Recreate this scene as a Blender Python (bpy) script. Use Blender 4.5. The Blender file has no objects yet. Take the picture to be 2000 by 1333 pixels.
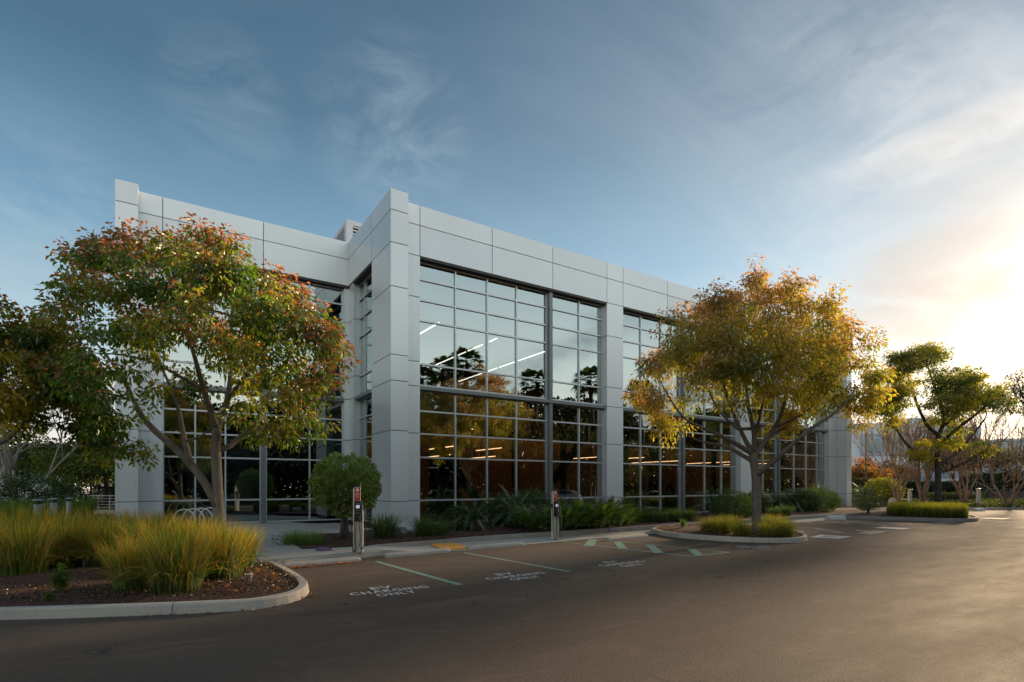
import bpy, math, random
import numpy as np
from mathutils import Vector, Matrix
R = math.radians
random.seed(7)
F = 1056.0; H = 1.85                       # focal length (px of the 2000 px photo), eye height
AZ = math.atan2(1620, 1056); CU, CV = math.sin(AZ), math.cos(AZ)
S = bpy.context.scene
COL = S.collection

# world axes: X runs along the long front of the building, Y goes into it, Z up, asphalt at 0
def G(px, py, z=0.0):
    Z = F * (H - z) / (py - 948.0); X = (px - 1000) / F * Z
    return (X * CU + Z * CV, -X * CV + Z * CU)
def P(px, py, Z):
    X = (px - 1000) / F * Z
    return (X * CU + Z * CV, -X * CV + Z * CU, H + (948.0 - py) * Z / F)
def ZD(py, z=0.0): return F * (H - z) / (py - 948.0)

# ---------------------------------------------------------------- tagging
def tag(o, label=None, cat=None, group=None, kind=None):
    if label: o['label'] = label
    if cat: o['category'] = cat
    if group: o['group'] = group
    if kind: o['kind'] = kind
    return o
def empty(name, loc=(0, 0, 0), rz=0.0):
    o = bpy.data.objects.new(name, None); COL.objects.link(o)
    o.location = loc; o.rotation_euler = (0, 0, rz); o.empty_display_size = .2
    return o
def link_mesh(name, me, mat=None, parent=None, loc=None):
    o = bpy.data.objects.new(name, me); COL.objects.link(o)
    if mat is not None:
        for m in (mat if isinstance(mat, (list, tuple)) else [mat]): me.materials.append(m)
    if parent is not None: o.parent = parent
    if loc is not None: o.location = loc
    return o
def copy_tree(o, parent=None):
    c = o.copy(); COL.objects.link(c); c.parent = parent
    for ch in [x for x in bpy.data.objects if x.parent == o]: copy_tree(ch, c)
    return c

# ---------------------------------------------------------------- mesh collector
class MB:
    def __init__(s): s.v = []; s.f = []; s.m = []; s.c = []; s.n = 0; s.cur = 0; s.hascol = False
    def add(s, verts, faces, col=None):
        verts = np.asarray(verts, dtype=np.float32).reshape(-1, 3)
        b = s.n; s.v.append(verts); s.n += len(verts)
        if isinstance(faces, np.ndarray): faces = (faces + b).tolist()
        else: faces = [[i + b for i in f] for f in faces]
        s.f.extend(faces); s.m.extend([s.cur] * len(faces))
        if col is not None:
            s.hascol = True
            col = np.asarray(col, dtype=np.float32)
            if col.ndim == 1: col = np.tile(col, (len(verts), 1))
        else: col = np.ones((len(verts), 3), np.float32)
        s.c.append(col)
        return s
    def box(s, x0, x1, y0, y1, z0, z1, col=None):
        v = [(x0,y0,z0),(x1,y0,z0),(x1,y1,z0),(x0,y1,z0),(x0,y0,z1),(x1,y0,z1),(x1,y1,z1),(x0,y1,z1)]
        return s.add(v, [[3,2,1,0],[4,5,6,7],[0,1,5,4],[1,2,6,5],[2,3,7,6],[3,0,4,7]], col)
    def bar(s, a, b, w, h, col=None):
        a = Vector(a); b = Vector(b); d = (b - a).normalized()
        up = Vector((0,0,1)) if abs(d.z) < .95 else Vector((0,1,0))
        r = d.cross(up).normalized() * w / 2; u = r.cross(d).normalized() * h / 2
        v = [a-r-u, a+r-u, a+r+u, a-r+u, b-r-u, b+r-u, b+r+u, b-r+u]
        return s.add([tuple(q) for q in v], [[0,1,2,3],[7,6,5,4],[0,4,5,1],[1,5,6,2],[2,6,7,3],[3,7,4,0]], col)
    def tube(s, pts, rad, sides=6, col=None, caps=True, closed=False):
        pts = np.asarray(pts, float); n = len(pts)
        rad = np.full(n, rad, float) if np.isscalar(rad) else np.asarray(rad, float)
        t = np.gradient(pts, axis=0); t /= np.linalg.norm(t, axis=1)[:, None] + 1e-9
        ref = np.array([0.31, 0.17, 1.0]) if abs(t[0][2]) < .9 else np.array([1.0, .2, 0.1])
        V = []
        r = np.cross(t[0], ref); r /= np.linalg.norm(r)
        ang = np.arange(sides) * 2 * math.pi / sides
        for i in range(n):
            r = r - t[i] * np.dot(r, t[i]); r /= np.linalg.norm(r) + 1e-9
            u = np.cross(t[i], r)
            V.append(pts[i] + rad[i] * (np.cos(ang)[:, None] * r + np.sin(ang)[:, None] * u))
        V = np.concatenate(V)
        fs = []
        for i in range(n - 1):
            for j in range(sides):
                k = (j + 1) % sides
                fs.append([i*sides+j, i*sides+k, (i+1)*sides+k, (i+1)*sides+j])
        if caps:
            fs.append(list(range(sides))[::-1]); fs.append([(n-1)*sides + j for j in range(sides)])
        return s.add(V, fs, col)
    def lathe(s, cx, cy, prof, sides=16, col=None):
        V = []; fs = []
        for r, z in prof:
            for j in range(sides):
                a = 2 * math.pi * j / sides; V.append((cx + r * math.cos(a), cy + r * math.sin(a), z))
        for i in range(len(prof) - 1):
            for j in range(sides):
                k = (j + 1) % sides
                fs.append([i*sides+j, i*sides+k, (i+1)*sides+k, (i+1)*sides+j])
        fs.append([(len(prof)-1)*sides + j for j in range(sides)])
        fs.append([j for j in range(sides)][::-1])
        return s.add(V, fs, col)
    def prism(s, poly, z0, z1, col=None):
        n = len(poly); a = sum(poly[i][0]*poly[(i+1)%n][1] - poly[(i+1)%n][0]*poly[i][1] for i in range(n))
        if a < 0: poly = poly[::-1]
        v = [(p[0], p[1], z0) for p in poly] + [(p[0], p[1], z1) for p in poly]
        fs = [list(range(n))[::-1], [n + i for i in range(n)]]
        for i in range(n): j = (i + 1) % n; fs.append([i, j, n + j, n + i])
        return s.add(v, fs, col)
    def build(s, name, mat, parent=None, loc=None, smooth=False, bevel=0):
        me = bpy.data.meshes.new(name)
        V = np.concatenate(s.v) if s.v else np.zeros((0, 3), np.float32)
        me.vertices.add(len(V)); me.vertices.foreach_set('co', V.ravel())
        lens = np.array([len(f) for f in s.f], np.int32)
        starts = np.concatenate([[0], np.cumsum(lens)[:-1]]).astype(np.int32)
        idx = np.fromiter((i for f in s.f for i in f), np.int32)
        me.loops.add(len(idx)); me.loops.foreach_set('vertex_index', idx)
        me.polygons.add(len(lens)); me.polygons.foreach_set('loop_start', starts)
        me.polygons.foreach_set('loop_total', lens)
        me.polygons.foreach_set('material_index', np.array(s.m, np.int32))
        me.polygons.foreach_set('use_smooth', np.full(len(lens), bool(smooth)))
        if s.hascol:
            at = me.attributes.new('tint', 'FLOAT_COLOR', 'POINT')
            C = np.concatenate(s.c); C4 = np.ones((len(C), 4), np.float32); C4[:, :3] = C
            at.data.foreach_set('color', C4.ravel())
        me.update(calc_edges=True)
        o = link_mesh(name, me, mat, parent, loc)
        if bevel:
            md = o.modifiers.new('bevel', 'BEVEL'); md.width = bevel; md.segments = 2; md.limit_method = 'ANGLE'
        return o

# fast instanced leaves: rhombus or strip meshes from arrays
def rnd_unit(rng, n):
    v = rng.normal(size=(n, 3)); return v / (np.linalg.norm(v, axis=1)[:, None] + 1e-9)
def nrm(a): return a / (np.linalg.norm(a, axis=-1)[..., None] + 1e-9)
def add_leaves(mb, c, tdir, size, width, col, rng, fold=.12, droop=.15):
    n = len(c); t = nrm(tdir)
    nn = nrm(np.cross(t, rnd_unit(rng, n))); b = np.cross(nn, t)
    L = np.broadcast_to(np.asarray(size, float), (n,))[:, None]; W = L * width
    dz = np.zeros((n, 3)); dz[:, 2] = -1
    v0 = c; m = c + t * L * .45
    v1 = m + b * W / 2 + nn * L * fold; v3 = m - b * W / 2 + nn * L * fold
    v2 = c + t * L + dz * L * droop
    V = np.stack([v0, v1, v2, v3], 1).reshape(-1, 3)
    base = np.arange(n)[:, None] * 4
    Fc = np.concatenate([base + np.array([0, 1, 2]), base + np.array([0, 2, 3])], 1).reshape(-1, 3)
    mb.add(V, Fc, np.repeat(col, 4, axis=0))
def bumps(p, seed, f):                      # cheap smooth pseudo noise 0..1
    r = np.random.default_rng(seed); a = np.zeros(len(p))
    for k in range(6):
        w = r.normal(size=3) * f * (1 + .5 * k); a += np.sin(p @ w + r.uniform(0, 6.28)) / (1 + .4 * k)
    return .5 + .5 * np.tanh(a * .7)

# ---------------------------------------------------------------- materials
MAT = {}
class NT:
    def __init__(s, name):
        s.m = bpy.data.materials.new(name); s.m.use_nodes = True
        s.t = s.m.node_tree; s.t.nodes.clear()
        s.out = s.t.nodes.new('ShaderNodeOutputMaterial')
    def n(s, typ, ins=None, **props):
        nd = s.t.nodes.new('ShaderNode' + typ)
        for k, v in props.items(): setattr(nd, k, v)
        for k, v in (ins or {}).items():
            sock = nd.inputs[k]
            if isinstance(v, bpy.types.NodeSocket): s.t.links.new(v, sock)
            else: sock.default_value = v
        return nd
    def ramp(s, fac, stops, interp='LINEAR'):
        nd = s.t.nodes.new('ShaderNodeValToRGB'); cr = nd.color_ramp; cr.interpolation = interp
        while len(cr.elements) < len(stops): cr.elements.new(.5)
        for e, (p, c) in zip(cr.elements, stops):
            e.position = p; e.color = (c[0], c[1], c[2], 1) if isinstance(c, (tuple, list)) else (c, c, c, 1)
        s.t.links.new(fac, nd.inputs[0]); return nd.outputs[0]
    def mix(s, fac, a, b, typ='MIX'):
        nd = s.t.nodes.new('ShaderNodeMix'); nd.data_type = 'RGBA'; nd.blend_type = typ
        for i, v in ((0, fac), (6, a), (7, b)):
            if isinstance(v, bpy.types.NodeSocket): s.t.links.new(v, nd.inputs[i])
            else: nd.inputs[i].default_value = v if i == 0 or len(v) == 4 else (*v, 1)
        return nd.outputs[2]
    def math(s, op, a, b=0.0, clamp=False):
        nd = s.t.nodes.new('ShaderNodeMath'); nd.operation = op; nd.use_clamp = clamp
        for i, v in enumerate((a, b)):
            if isinstance(v, bpy.types.NodeSocket): s.t.links.new(v, nd.inputs[i])
            else: nd.inputs[i].default_value = v
        return nd.outputs[0]
    def noise(s, vec, scale, detail=4, rough=.55, **k):
        return s.n('TexNoise', {'Vector': vec, 'Scale': scale, 'Detail': detail, 'Roughness': rough}).outputs['Fac']
    def obj(s): return s.n('TexCoord').outputs['Object']
    def pos(s): return s.n('NewGeometry').outputs['Position']
    def scaled(s, vec, sc, rot=(0, 0, 0)):
        return s.n('Mapping', {'Vector': vec, 'Scale': sc, 'Rotation': rot}).outputs[0]
    def bump(s, h, strength=.3, dist=.01):
        return s.n('Bump', {'Height': h, 'Strength': strength, 'Distance': dist}).outputs[0]
    def principled(s, **ins):
        ins = {k.replace('_', ' '): v for k, v in ins.items()}
        p = s.n('BsdfPrincipled', {k: (v if not (isinstance(v, tuple) and len(v) == 3) else (*v, 1)) for k, v in ins.items()})
        s.t.links.new(p.outputs[0], s.out.inputs[0]); return p
    def done(s, sh):
        s.t.links.new(sh, s.out.inputs[0]); return s.m
def simple(name, col, rough=.5, metal=0.0, var=.12, scale=3.0, bump=0.0, bscale=80, emit=None, estr=0):
    k = NT(name); p = k.pos()
    nf = k.noise(p, scale, 5)
    a = tuple(max(0, c * (1 - var)) for c in col); b = tuple(min(1, c * (1 + var)) for c in col)
    c = k.ramp(nf, [(.3, a), (.7, b)])
    ins = dict(Base_Color=c, Roughness=rough, Metallic=metal)
    if bump: ins['Normal'] = k.bump(k.noise(p, bscale, 4), bump, .01)
    if emit: ins['Emission_Color'] = (*emit, 1); ins['Emission_Strength'] = estr
    k.principled(**ins); MAT[name] = k.m; return k.m

def foliage(name, trans=.45, rough=.5, gloss=.12, sat=1.0):
    k = NT(name)
    a = k.n('Attribute', attribute_name='tint').outputs['Color']
    warm = k.mix(1.0, a, (1.25 * sat, 1.4, .5), 'MULTIPLY')
    d = k.n('BsdfDiffuse', {'Color': a}).outputs[0]
    t = k.n('BsdfTranslucent', {'Color': warm}).outputs[0]
    m = k.n('MixShader', {0: trans, 1: d, 2: t}).outputs[0]
    g = k.n('BsdfGlossy', {'Color': (.8, .85, .7, 1), 'Roughness': rough}).outputs[0]
    fr = k.n('Fresnel', {'IOR': 1.4}).outputs[0]
    fac = k.math('MULTIPLY', fr, gloss, True)
    MAT[name] = k.done(k.n('MixShader', {0: fac, 1: m, 2: g}).outputs[0]); return MAT[name]
foliage('leaf', .66, .5, .25); foliage('grass', .55, .5, .2); foliage('shrub', .38, .5, .22); foliage('glossy_leaf', .3, .45, .28)

# metal panel
k = NT('panel'); p = k.pos()
big = k.noise(k.scaled(p, (.25, .25, .12)), 1.0, 3)
streak = k.noise(k.scaled(p, (9, 9, .25)), 1.0, 3)
c = k.ramp(big, [(.3, (.665, .69, .695)), (.7, (.735, .76, .765))])
c = k.mix(.15, c, k.ramp(streak, [(.35, (.50, .51, .51)), (.65, (.66, .68, .69))]))
c = k.mix(1.0, c, k.n('Attribute', attribute_name='tint').outputs['Color'], 'MULTIPLY')
k.principled(Base_Color=c, Roughness=k.math('ADD', k.math('MULTIPLY', streak, .12), .30), Metallic=.30,
             Normal=k.bump(k.noise(p, .9, 2), .12, .02)); MAT['panel'] = k.m
simple('joint', (.10, .10, .10), .8)
simple('frame_alu', (.52, .55, .56), .38, .5, .05)
simple('steel', (.17, .185, .19), .42, .4, .06)
simple('soffit', (.05, .045, .04), .7)
simple('roofing', (.3, .3, .3), .9)
simple('louver', (.62, .63, .64), .5, .1, .04)
simple('dark_slot', (.03, .03, .03), .9)
# reflective tinted glass
k = NT('glass')
geo = k.n('LayerWeight', {'Blend': .42}).outputs['Fresnel']
fac = k.math('ADD', k.math('MULTIPLY', geo, .75), .30, True)
gl = k.n('BsdfGlossy', {'Color': (.82, .93, .93, 1), 'Roughness': .0,
        'Normal': k.bump(k.noise(k.pos(), .55, 2), .06, .05)}).outputs[0]
tr = k.n('BsdfTransparent', {'Color': (.38, .40, .38, 1)}).outputs[0]
MAT['glass'] = k.done(k.n('MixShader', {0: fac, 1: tr, 2: gl}).outputs[0])

# asphalt
k = NT('asphalt'); p = k.pos()
n1 = k.noise(k.scaled(p, (.10, .22, 1)), 1.0, 5, .6)
n2 = k.noise(k.scaled(p, (.5, 1.6, 1), (0, 0, .25)), 1.0, 6, .65)
n3 = k.noise(p, 42, 5, .85)
vor = k.n('TexVoronoi', {'Vector': p, 'Scale': 60.0}).outputs['Distance']
c = k.ramp(n1, [(.3, (.078, .052, .037)), (.7, (.115, .076, .052))])
c = k.mix(.5, c, k.ramp(n2, [(.28, (.030, .023, .019)), (.47, (.078, .056, .041)), (.70, (.145, .100, .070))]))
c = k.mix(.45, c, k.ramp(n3, [(.35, (.030, .024, .020)), (.65, (.125, .098, .080))]))
# tyre-worn tracks and a few thin sealed cracks
wv = k.n('TexWave', {'Vector': k.scaled(p, (.02, .055, 1), (0, 0, -.2)), 'Scale': 1.6, 'Distortion': 5.0, 'Detail': 4.0, 'Detail Scale': 1.4}).outputs['Fac']
c = k.mix(k.ramp(wv, [(.80, 0.0), (.95, .30)]), c, (.11, .088, .07), 'MIX')
dv = k.n('TexNoise', {'Vector': p, 'Scale': .7, 'Detail': 4.0}).outputs['Color']
pd = k.n('VectorMath', {0: p, 1: k.n('VectorMath', {0: dv, 'Scale': 1.6}, operation='SCALE').outputs[0]}, operation='ADD').outputs[0]
ck = k.n('TexVoronoi', {'Vector': pd, 'Scale': .22}, feature='DISTANCE_TO_EDGE').outputs['Distance']
cmk = k.math('MULTIPLY', k.ramp(ck, [(.0015, 1.0), (.0045, 0.0)]), k.ramp(k.noise(p, .25, 2), [(.50, 0.0), (.56, .75)]))
c = k.mix(cmk, c, (.018, .016, .015))
sw = k.n('TexNoise', {'Vector': k.scaled(pd, (.35, 1.1, 1), (0, 0, .5)), 'Scale': 1.4, 'Detail': 7.0, 'Roughness': .7, 'Distortion': 1.5}).outputs['Fac']
c = k.mix(k.ramp(sw, [(.50, 0.0), (.72, .45)]), c, (.185, .128, .088))
sp = k.noise(k.scaled(p, (1, 1, 1)), 3.2, 2, .5)
c = k.mix(k.ramp(sp, [(.70, 0.0), (.78, .55)]), c, (.028, .026, .025))
hh = k.math('ADD', k.math('MULTIPLY', n3, .6), k.math('MULTIPLY', vor, .6))
k.principled(Base_Color=c, Roughness=k.ramp(n2, [(.3, .82), (.7, .95)]), Specular_IOR_Level=.30,
             Normal=k.bump(hh, .5, .010)); MAT['asphalt'] = k.m
# concrete
def concrete(name, col, dark=.6, fs=1.0):
    k = NT(name); p = k.pos()
    a = k.ramp(k.noise(p, 1.3 * fs, 6, .6), [(.3, tuple(c * dark for c in col)), (.65, col)])
    b = k.ramp(k.noise(p, 40, 4, .7), [(.35, tuple(c * .72 for c in col)), (.6, tuple(min(1, c * 1.12) for c in col))])
    c = k.mix(.4, a, b)
    c = k.mix(k.ramp(k.noise(k.scaled(p, (3, 3, 8)), 1.0, 5, .7), [(.60, 0.0), (.74, .55)]), c, tuple(x * .35 for x in col))
    k.principled(Base_Color=c, Roughness=.85, Normal=k.bump(k.noise(p, 70, 5, .7), .5, .008)); MAT[name] = k.m
concrete('kerb', (.50, .445, .375)); concrete('walk', (.46, .43, .38), .8, .5); concrete('kerb_dark', (.34, .31, .275), .55)
concrete('wheelstop', (.48, .44, .38), .7)
concrete('white_stop', (.72, .69, .64), .8)
# mulch
k = NT('mulch'); p = k.pos()
v = k.n('TexVoronoi', {'Vector': k.scaled(p, (1, 1.7, 1)), 'Scale': 34.0}).outputs
c = k.ramp(k.n('SeparateColor', {'Color': v['Color']}).outputs[0], [(.1, (.030, .012, .008)), (.55, (.080, .032, .020)), (.95, (.18, .075, .05))])
k.principled(Base_Color=c, Roughness=.9, Normal=k.bump(v['Distance'], .9, .03)); MAT['mulch'] = k.m
simple('terrain', (.07, .075, .035), .95, 0, .35, .4, .4, 20)
# bark
def bark(name, c0, c1):
    k = NT(name); p = k.obj()
    n = k.noise(k.scaled(p, (9, 9, 3)), 1.0, 6, .65); m = k.noise(p, 34, 4, .7)
    c = k.mix(.35, k.ramp(n, [(.3, c0), (.7, c1)]), k.ramp(m, [(.3, tuple(x * .5 for x in c0)), (.7, c1)]))
    k.principled(Base_Color=c, Roughness=.85, Normal=k.bump(k.math('ADD', n, k.math('MULTIPLY', m, .5)), .8, .02)); MAT[name] = k.m
bark('bark', (.085, .068, .055), (.24, .20, .165)); bark('bark_dark', (.035, .027, .022), (.09, .07, .055))
bark('bark_pale', (.16, .13, .105), (.42, .36, .30)); bark('bark_myrtle', (.17, .105, .075), (.40, .27, .19))
# paint with wear
def paint(name, col, wear=.5):
    k = NT(name); p = k.pos()
    w = k.ramp(k.noise(p, 16, 6, .75), [(wear - .06, 0.0), (wear + .10, 1.0)])
    w2 = k.ramp(k.noise(p, 2.0, 3, .6), [(.3, .75), (.7, 1.0)])
    f_ = k.math('MULTIPLY', w, w2)
    c = k.mix(f_, (.075, .065, .055), k.ramp(k.noise(p, 1.5, 4), [(.3, tuple(x * .82 for x in col)), (.7, col)]))
    k.principled(Base_Color=c, Roughness=.7, Normal=k.bump(k.noise(p, 90, 3, .7), .4, .008)); MAT[name] = k.m
paint('paint_white', (.74, .72, .69), .36); paint('paint_green', (.22, .38, .28), .28); paint('paint_faded', (.30, .27, .235), .40)
paint('paint_blue', (.28, .36, .50), .32); paint('paint_greyed', (.42, .40, .36), .36)
simple('tactile', (.72, .34, .065), .7, 0, .08, 6)
simple('black_plastic', (.015, .015, .016), .4, 0, .1)
simple('rubber', (.012, .012, .012), .55)
simple('silver', (.58, .57, .54), .4, .35, .04)
simple('chrome', (.85, .80, .70), .3, .45, .03)
simple('sign_red', (.55, .045, .015), .45, 0, .05)
simple('white_print', (.75, .75, .74), .5, 0, .02)
simple('screen', (.55, .60, .66), .25, 0, .02, emit=(.6, .68, .8), estr=.25)
simple('bollard', (.27, .275, .27), .5, .3, .06)
simple('bollard_warm', (.55, .52, .45), .5, .2, .06)
simple('rail', (.42, .43, .43), .45, .5, .05)
simple('plate_grey', (.33, .35, .38), .4, .2, .1)
simple('purple', (.16, .11, .24), .6)
simple('lens', (.8, .7, .5), .3)
simple('inner_wall', (.40, .23, .125), .75, 0, .10, .6)
simple('inner_dark', (.05, .035, .025), .8)
simple('inner_pale', (.30, .25, .18), .8, 0, .1)
simple('inner_ceiling', (.30, .19, .11), .8)
simple('inner_ceiling_up', (.10, .10, .10), .9)
simple('carpet', (.06, .05, .045), .95)
simple('lamp_up', (1, 1, 1), .5, emit=(1.0, .93, .85), estr=2.6)
simple('lamp_down', (1, 1, 1), .5, emit=(1.0, .55, .26), estr=4.0)
simple('added_wash', (1, .8, .6), .5, emit=(1.0, .55, .25), estr=3.6)
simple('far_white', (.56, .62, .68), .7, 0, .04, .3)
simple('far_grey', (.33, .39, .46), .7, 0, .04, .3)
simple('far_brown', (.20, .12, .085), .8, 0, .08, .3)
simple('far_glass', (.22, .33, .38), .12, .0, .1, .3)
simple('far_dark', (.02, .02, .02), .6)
simple('pole', (.075, .07, .065), .5, .3)
simple('low_wall', (.13, .10, .085), .9, 0, .2, 2)
simple('pvc', (.33, .37, .42), .35, 0, .05)
# ---------------------------------------------------------------- camera
cam = bpy.data.cameras.new('camera'); co = bpy.data.objects.new('camera', cam); COL.objects.link(co)
cam.sensor_width = 36; cam.lens = 36 * F / 2000; cam.shift_y = (948 - 666.5) / 2000; cam.clip_end = 5000; cam.clip_start = .05
co.location = (0, 0, H); co.rotation_euler = (R(90), 0, -math.atan2(CV, CU)); S.camera = co
# ---------------------------------------------------------------- sun and sky
SUN_EL = R(12.8); SUN_A = R(10.6)          # angle from +X towards +Y
sd = Vector((math.cos(SUN_EL) * math.cos(SUN_A), math.cos(SUN_EL) * math.sin(SUN_A), math.sin(SUN_EL)))
L = bpy.data.lights.new('sun', 'SUN'); L.energy = 5.0; L.angle = R(6.0); L.color = (1.0, .73, .45)
so = bpy.data.objects.new('sun', L); COL.objects.link(so); so.location = (60, 20, 30)
so.rotation_euler = sd.to_track_quat('Z', 'Y').to_euler()
W = bpy.data.worlds.new('World'); S.world = W; W.use_nodes = True
wt = NT.__new__(NT); wt.t = W.node_tree; wt.t.nodes.clear(); wt.out = wt.t.nodes.new('ShaderNodeOutputWorld')
k = wt
d = k.n('TexCoord').outputs['Generated']
sky = k.n('TexSky'); sky.sky_type = 'NISHITA'; sky.sun_disc = False
sky.sun_elevation = SUN_EL; sky.sun_rotation = math.pi / 2 - SUN_A; sky.air_density = 1.2; sky.dust_density = 1.5; sky.ozone_density = 1.5
sep = k.n('SeparateXYZ', {0: d}).outputs
zz = k.math('MAXIMUM', sep[2], 0.0)
sdot = k.math('MAXIMUM', k.n('VectorMath', {0: d, 1: tuple(sd)}, operation='DOT_PRODUCT').outputs['Value'], 0.0)
base = k.ramp(zz, [(0.0, (.64, .55, .49)), (.09, (.52, .515, .485)), (.20, (.31, .405, .45)), (.36, (.125, .230, .320)), (.55, (.041, .094, .150)), (.75, (.021, .055, .097)), (.95, (.02, .045, .09))])
def glow(power, col):
    f_ = k.math('POWER', sdot, power)
    return k.mix(1.0, k.n('CombineColor', {0: f_, 1: f_, 2: f_}).outputs[0], col, 'MULTIPLY')
c = k.mix(1.0, base, glow(2.5, (.075, .086, .09)), 'ADD')
c = k.mix(1.0, c, glow(9, (.095, .080, .070)), 'ADD')
c = k.mix(1.0, c, glow(60, (.16, .11, .07)), 'ADD')
c = k.mix(1.0, c, glow(320, (3.0, 1.9, .95)), 'ADD')
# sky behind the viewer, brightened to fill the shaded building front and its glass
back = k.n('MapRange', {'Value': sep[1], 'From Min': .25, 'From Max': -.75, 'To Min': 0.0, 'To Max': 1.0}, clamp=True).outputs[0]
lowb = k.ramp(zz, [(0.0, (1.0, .85, .62)), (.22, (.74, .70, .59)), (.45, (.44, .46, .44)), (.8, (.20, .24, .27))])
c = k.mix(1.0, c, k.mix(1.0, k.n('CombineColor', {0: back, 1: back, 2: back}).outputs[0], lowb, 'MULTIPLY'), 'ADD')
# clouds: faint high cirrus everywhere plus the wisps and bands this evening shows
def dirv(px, py):
    q = P(px, py, 1.0); v = Vector((q[0], q[1], q[2] - H)); return v.normalized()
den = k.math('ADD', zz, .10)
cv_ = k.n('CombineXYZ', {0: k.math('DIVIDE', sep[0], den), 1: k.math('DIVIDE', sep[1], den), 2: 0.0}).outputs[0]
w1 = k.n('TexNoise', {'Vector': k.scaled(cv_, (.42, 1.25, 1), (0, 0, R(24))), 'Scale': 1.0, 'Detail': 9.0, 'Roughness': .60, 'Distortion': .9}).outputs['Fac']
wf = k.n('TexNoise', {'Vector': k.scaled(d, (6, 6, 14), (0, R(12), 0)), 'Scale': 1.0, 'Detail': 10.0, 'Roughness': .62, 'Distortion': 1.2}).outputs['Fac']
wb = k.n('TexNoise', {'Vector': k.scaled(d, (3, 3, 10), (0, R(8), 0)), 'Scale': 1.0, 'Detail': 8.0, 'Roughness': .55, 'Distortion': .5}).outputs['Fac']
def blobm(px, py, deg, soft=1.0):
    dd = k.n('VectorMath', {0: d, 1: tuple(dirv(px, py))}, operation='DOT_PRODUCT').outputs['Value']
    return k.n('MapRange', {'Value': dd, 'From Min': math.cos(R(deg)), 'From Max': math.cos(R(deg * .15)), 'To Min': 0.0, 'To Max': 1.0}, clamp=True, interpolation_type='SMOOTHSTEP').outputs[0]
def streak(p0, p1, deg, fade0=.0, wob=.02):
    a, b = dirv(*p0), dirv(*p1); n_ = a.cross(b).normalized(); ax = (b - a).normalized()
    off = k.n('VectorMath', {0: d, 1: tuple(n_)}, operation='DOT_PRODUCT').outputs['Value']
    off = k.math('ADD', off, k.math('MULTIPLY', k.math('SUBTRACT', wb, .5), wob * 4))
    g_ = k.math('POWER', 2.718, k.math('MULTIPLY', k.math('MULTIPLY', off, off), -1 / math.sin(R(deg)) ** 2))
    al = k.n('VectorMath', {0: d, 1: tuple(ax)}, operation='DOT_PRODUCT').outputs['Value']
    lo = a.dot(ax); hi_ = b.dot(ax)
    m_ = k.n('MapRange', {'Value': al, 'From Min': lo, 'From Max': lo + (hi_ - lo) * .6, 'To Min': 0.0, 'To Max': 1.0}, clamp=True).outputs[0]
    return k.math('MULTIPLY', g_, m_)
nz = k.ramp(wf, [(.40, 0.0), (.66, 1.0)]); nzs = k.ramp(wf, [(.32, .25), (.62, 1.0)]); nb = k.ramp(wb, [(.38, 0.0), (.62, 1.0)])
warm_l = k.mix(1.0, k.mix(1.0, (.30, .37, .41, 1), glow(6, (.22, .15, .10)), 'ADD'), glow(90, (.5, .34, .2)), 'ADD')
amt = k.math('MULTIPLY', k.ramp(w1, [(.45, 0.0), (.72, 1.0)]), k.math('ADD', .10, k.math('MULTIPLY', k.math('POWER', sdot, 4.0), .30)))
c = k.mix(amt, c, warm_l)
for (px, py, dg, am) in ((770, 250, 8, .26), (60, 440, 9, .30), (440, 210, 6, .18), (1680, 170, 14, .18), (1960, 240, 13, .12), (1560, 560, 11, .15)):
    c = k.mix(k.math('MULTIPLY', k.math('MULTIPLY', blobm(px, py, dg), nz), am), c, warm_l)
for p0, p1, dg, am in (((1520, 400), (2040, 205), 1.3, .75), ((1640, 345), (2050, 250), 2.2, .30), ((1500, 150), (2050, 190), 2.5, .28)):
    c = k.mix(k.math('MULTIPLY', k.math('MULTIPLY', streak(p0, p1, dg), nzs), am, True), c, k.mix(1.0, warm_l, (1.12, 1.08, 1.05, 1), 'MULTIPLY'))
greyc = k.mix(1.0, (.27, .262, .268, 1), glow(60, (.14, .09, .06)), 'ADD')
for (px, py, dg, am) in ((1850, 565, 7.5, .85), (1940, 450, 13, .42), (1720, 640, 7, .3)):
    c = k.mix(k.math('MULTIPLY', k.math('MULTIPLY', blobm(px, py, dg), nb), am), c, greyc)
c = k.mix(k.math('MULTIPLY', k.math('MULTIPLY', streak((1560, 610), (1960, 545), 2.4), nzs), .9, True), c, greyc)
c10 = k.mix(1.0, c, (10, 10, 10, 1), 'MULTIPLY')
fin = k.mix(.90, sky.outputs[0], c10)
bg = k.n('Background', {'Color': fin, 'Strength': .1})
k.t.links.new(bg.outputs[0], k.out.inputs[0])
S.view_settings.view_transform = 'Standard'; S.view_settings.look = 'None'; S.view_settings.gamma = 1; S.view_settings.exposure = 0.8
S.render.engine = 'CYCLES'; cy_ = S.cycles
cy_.use_denoising = True; cy_.max_bounces = 7; cy_.diffuse_bounces = 3; cy_.glossy_bounces = 4; cy_.transmission_bounces = 4; cy_.transparent_max_bounces = 12
cy_.caustics_reflective = False; cy_.caustics_refractive = False; cy_.sample_clamp_indirect = 6
# ---------------------------------------------------------------- ground sheets
def sheet(name, poly, z, mat, kind='structure', label=None):
    m = MB(); n = len(poly)
    a = sum(poly[i][0]*poly[(i+1)%n][1] - poly[(i+1)%n][0]*poly[i][1] for i in range(n))
    if a < 0: poly = poly[::-1]
    m.add([(x, y, z) for x, y in poly], [list(range(n))])
    return tag(m.build(name, MAT[mat]), label, None, None, kind)
sheet('ground', [(-1500, -1500), (1500, -1500), (1500, 1500), (-1500, 1500)], -.06, 'terrain')
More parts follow.
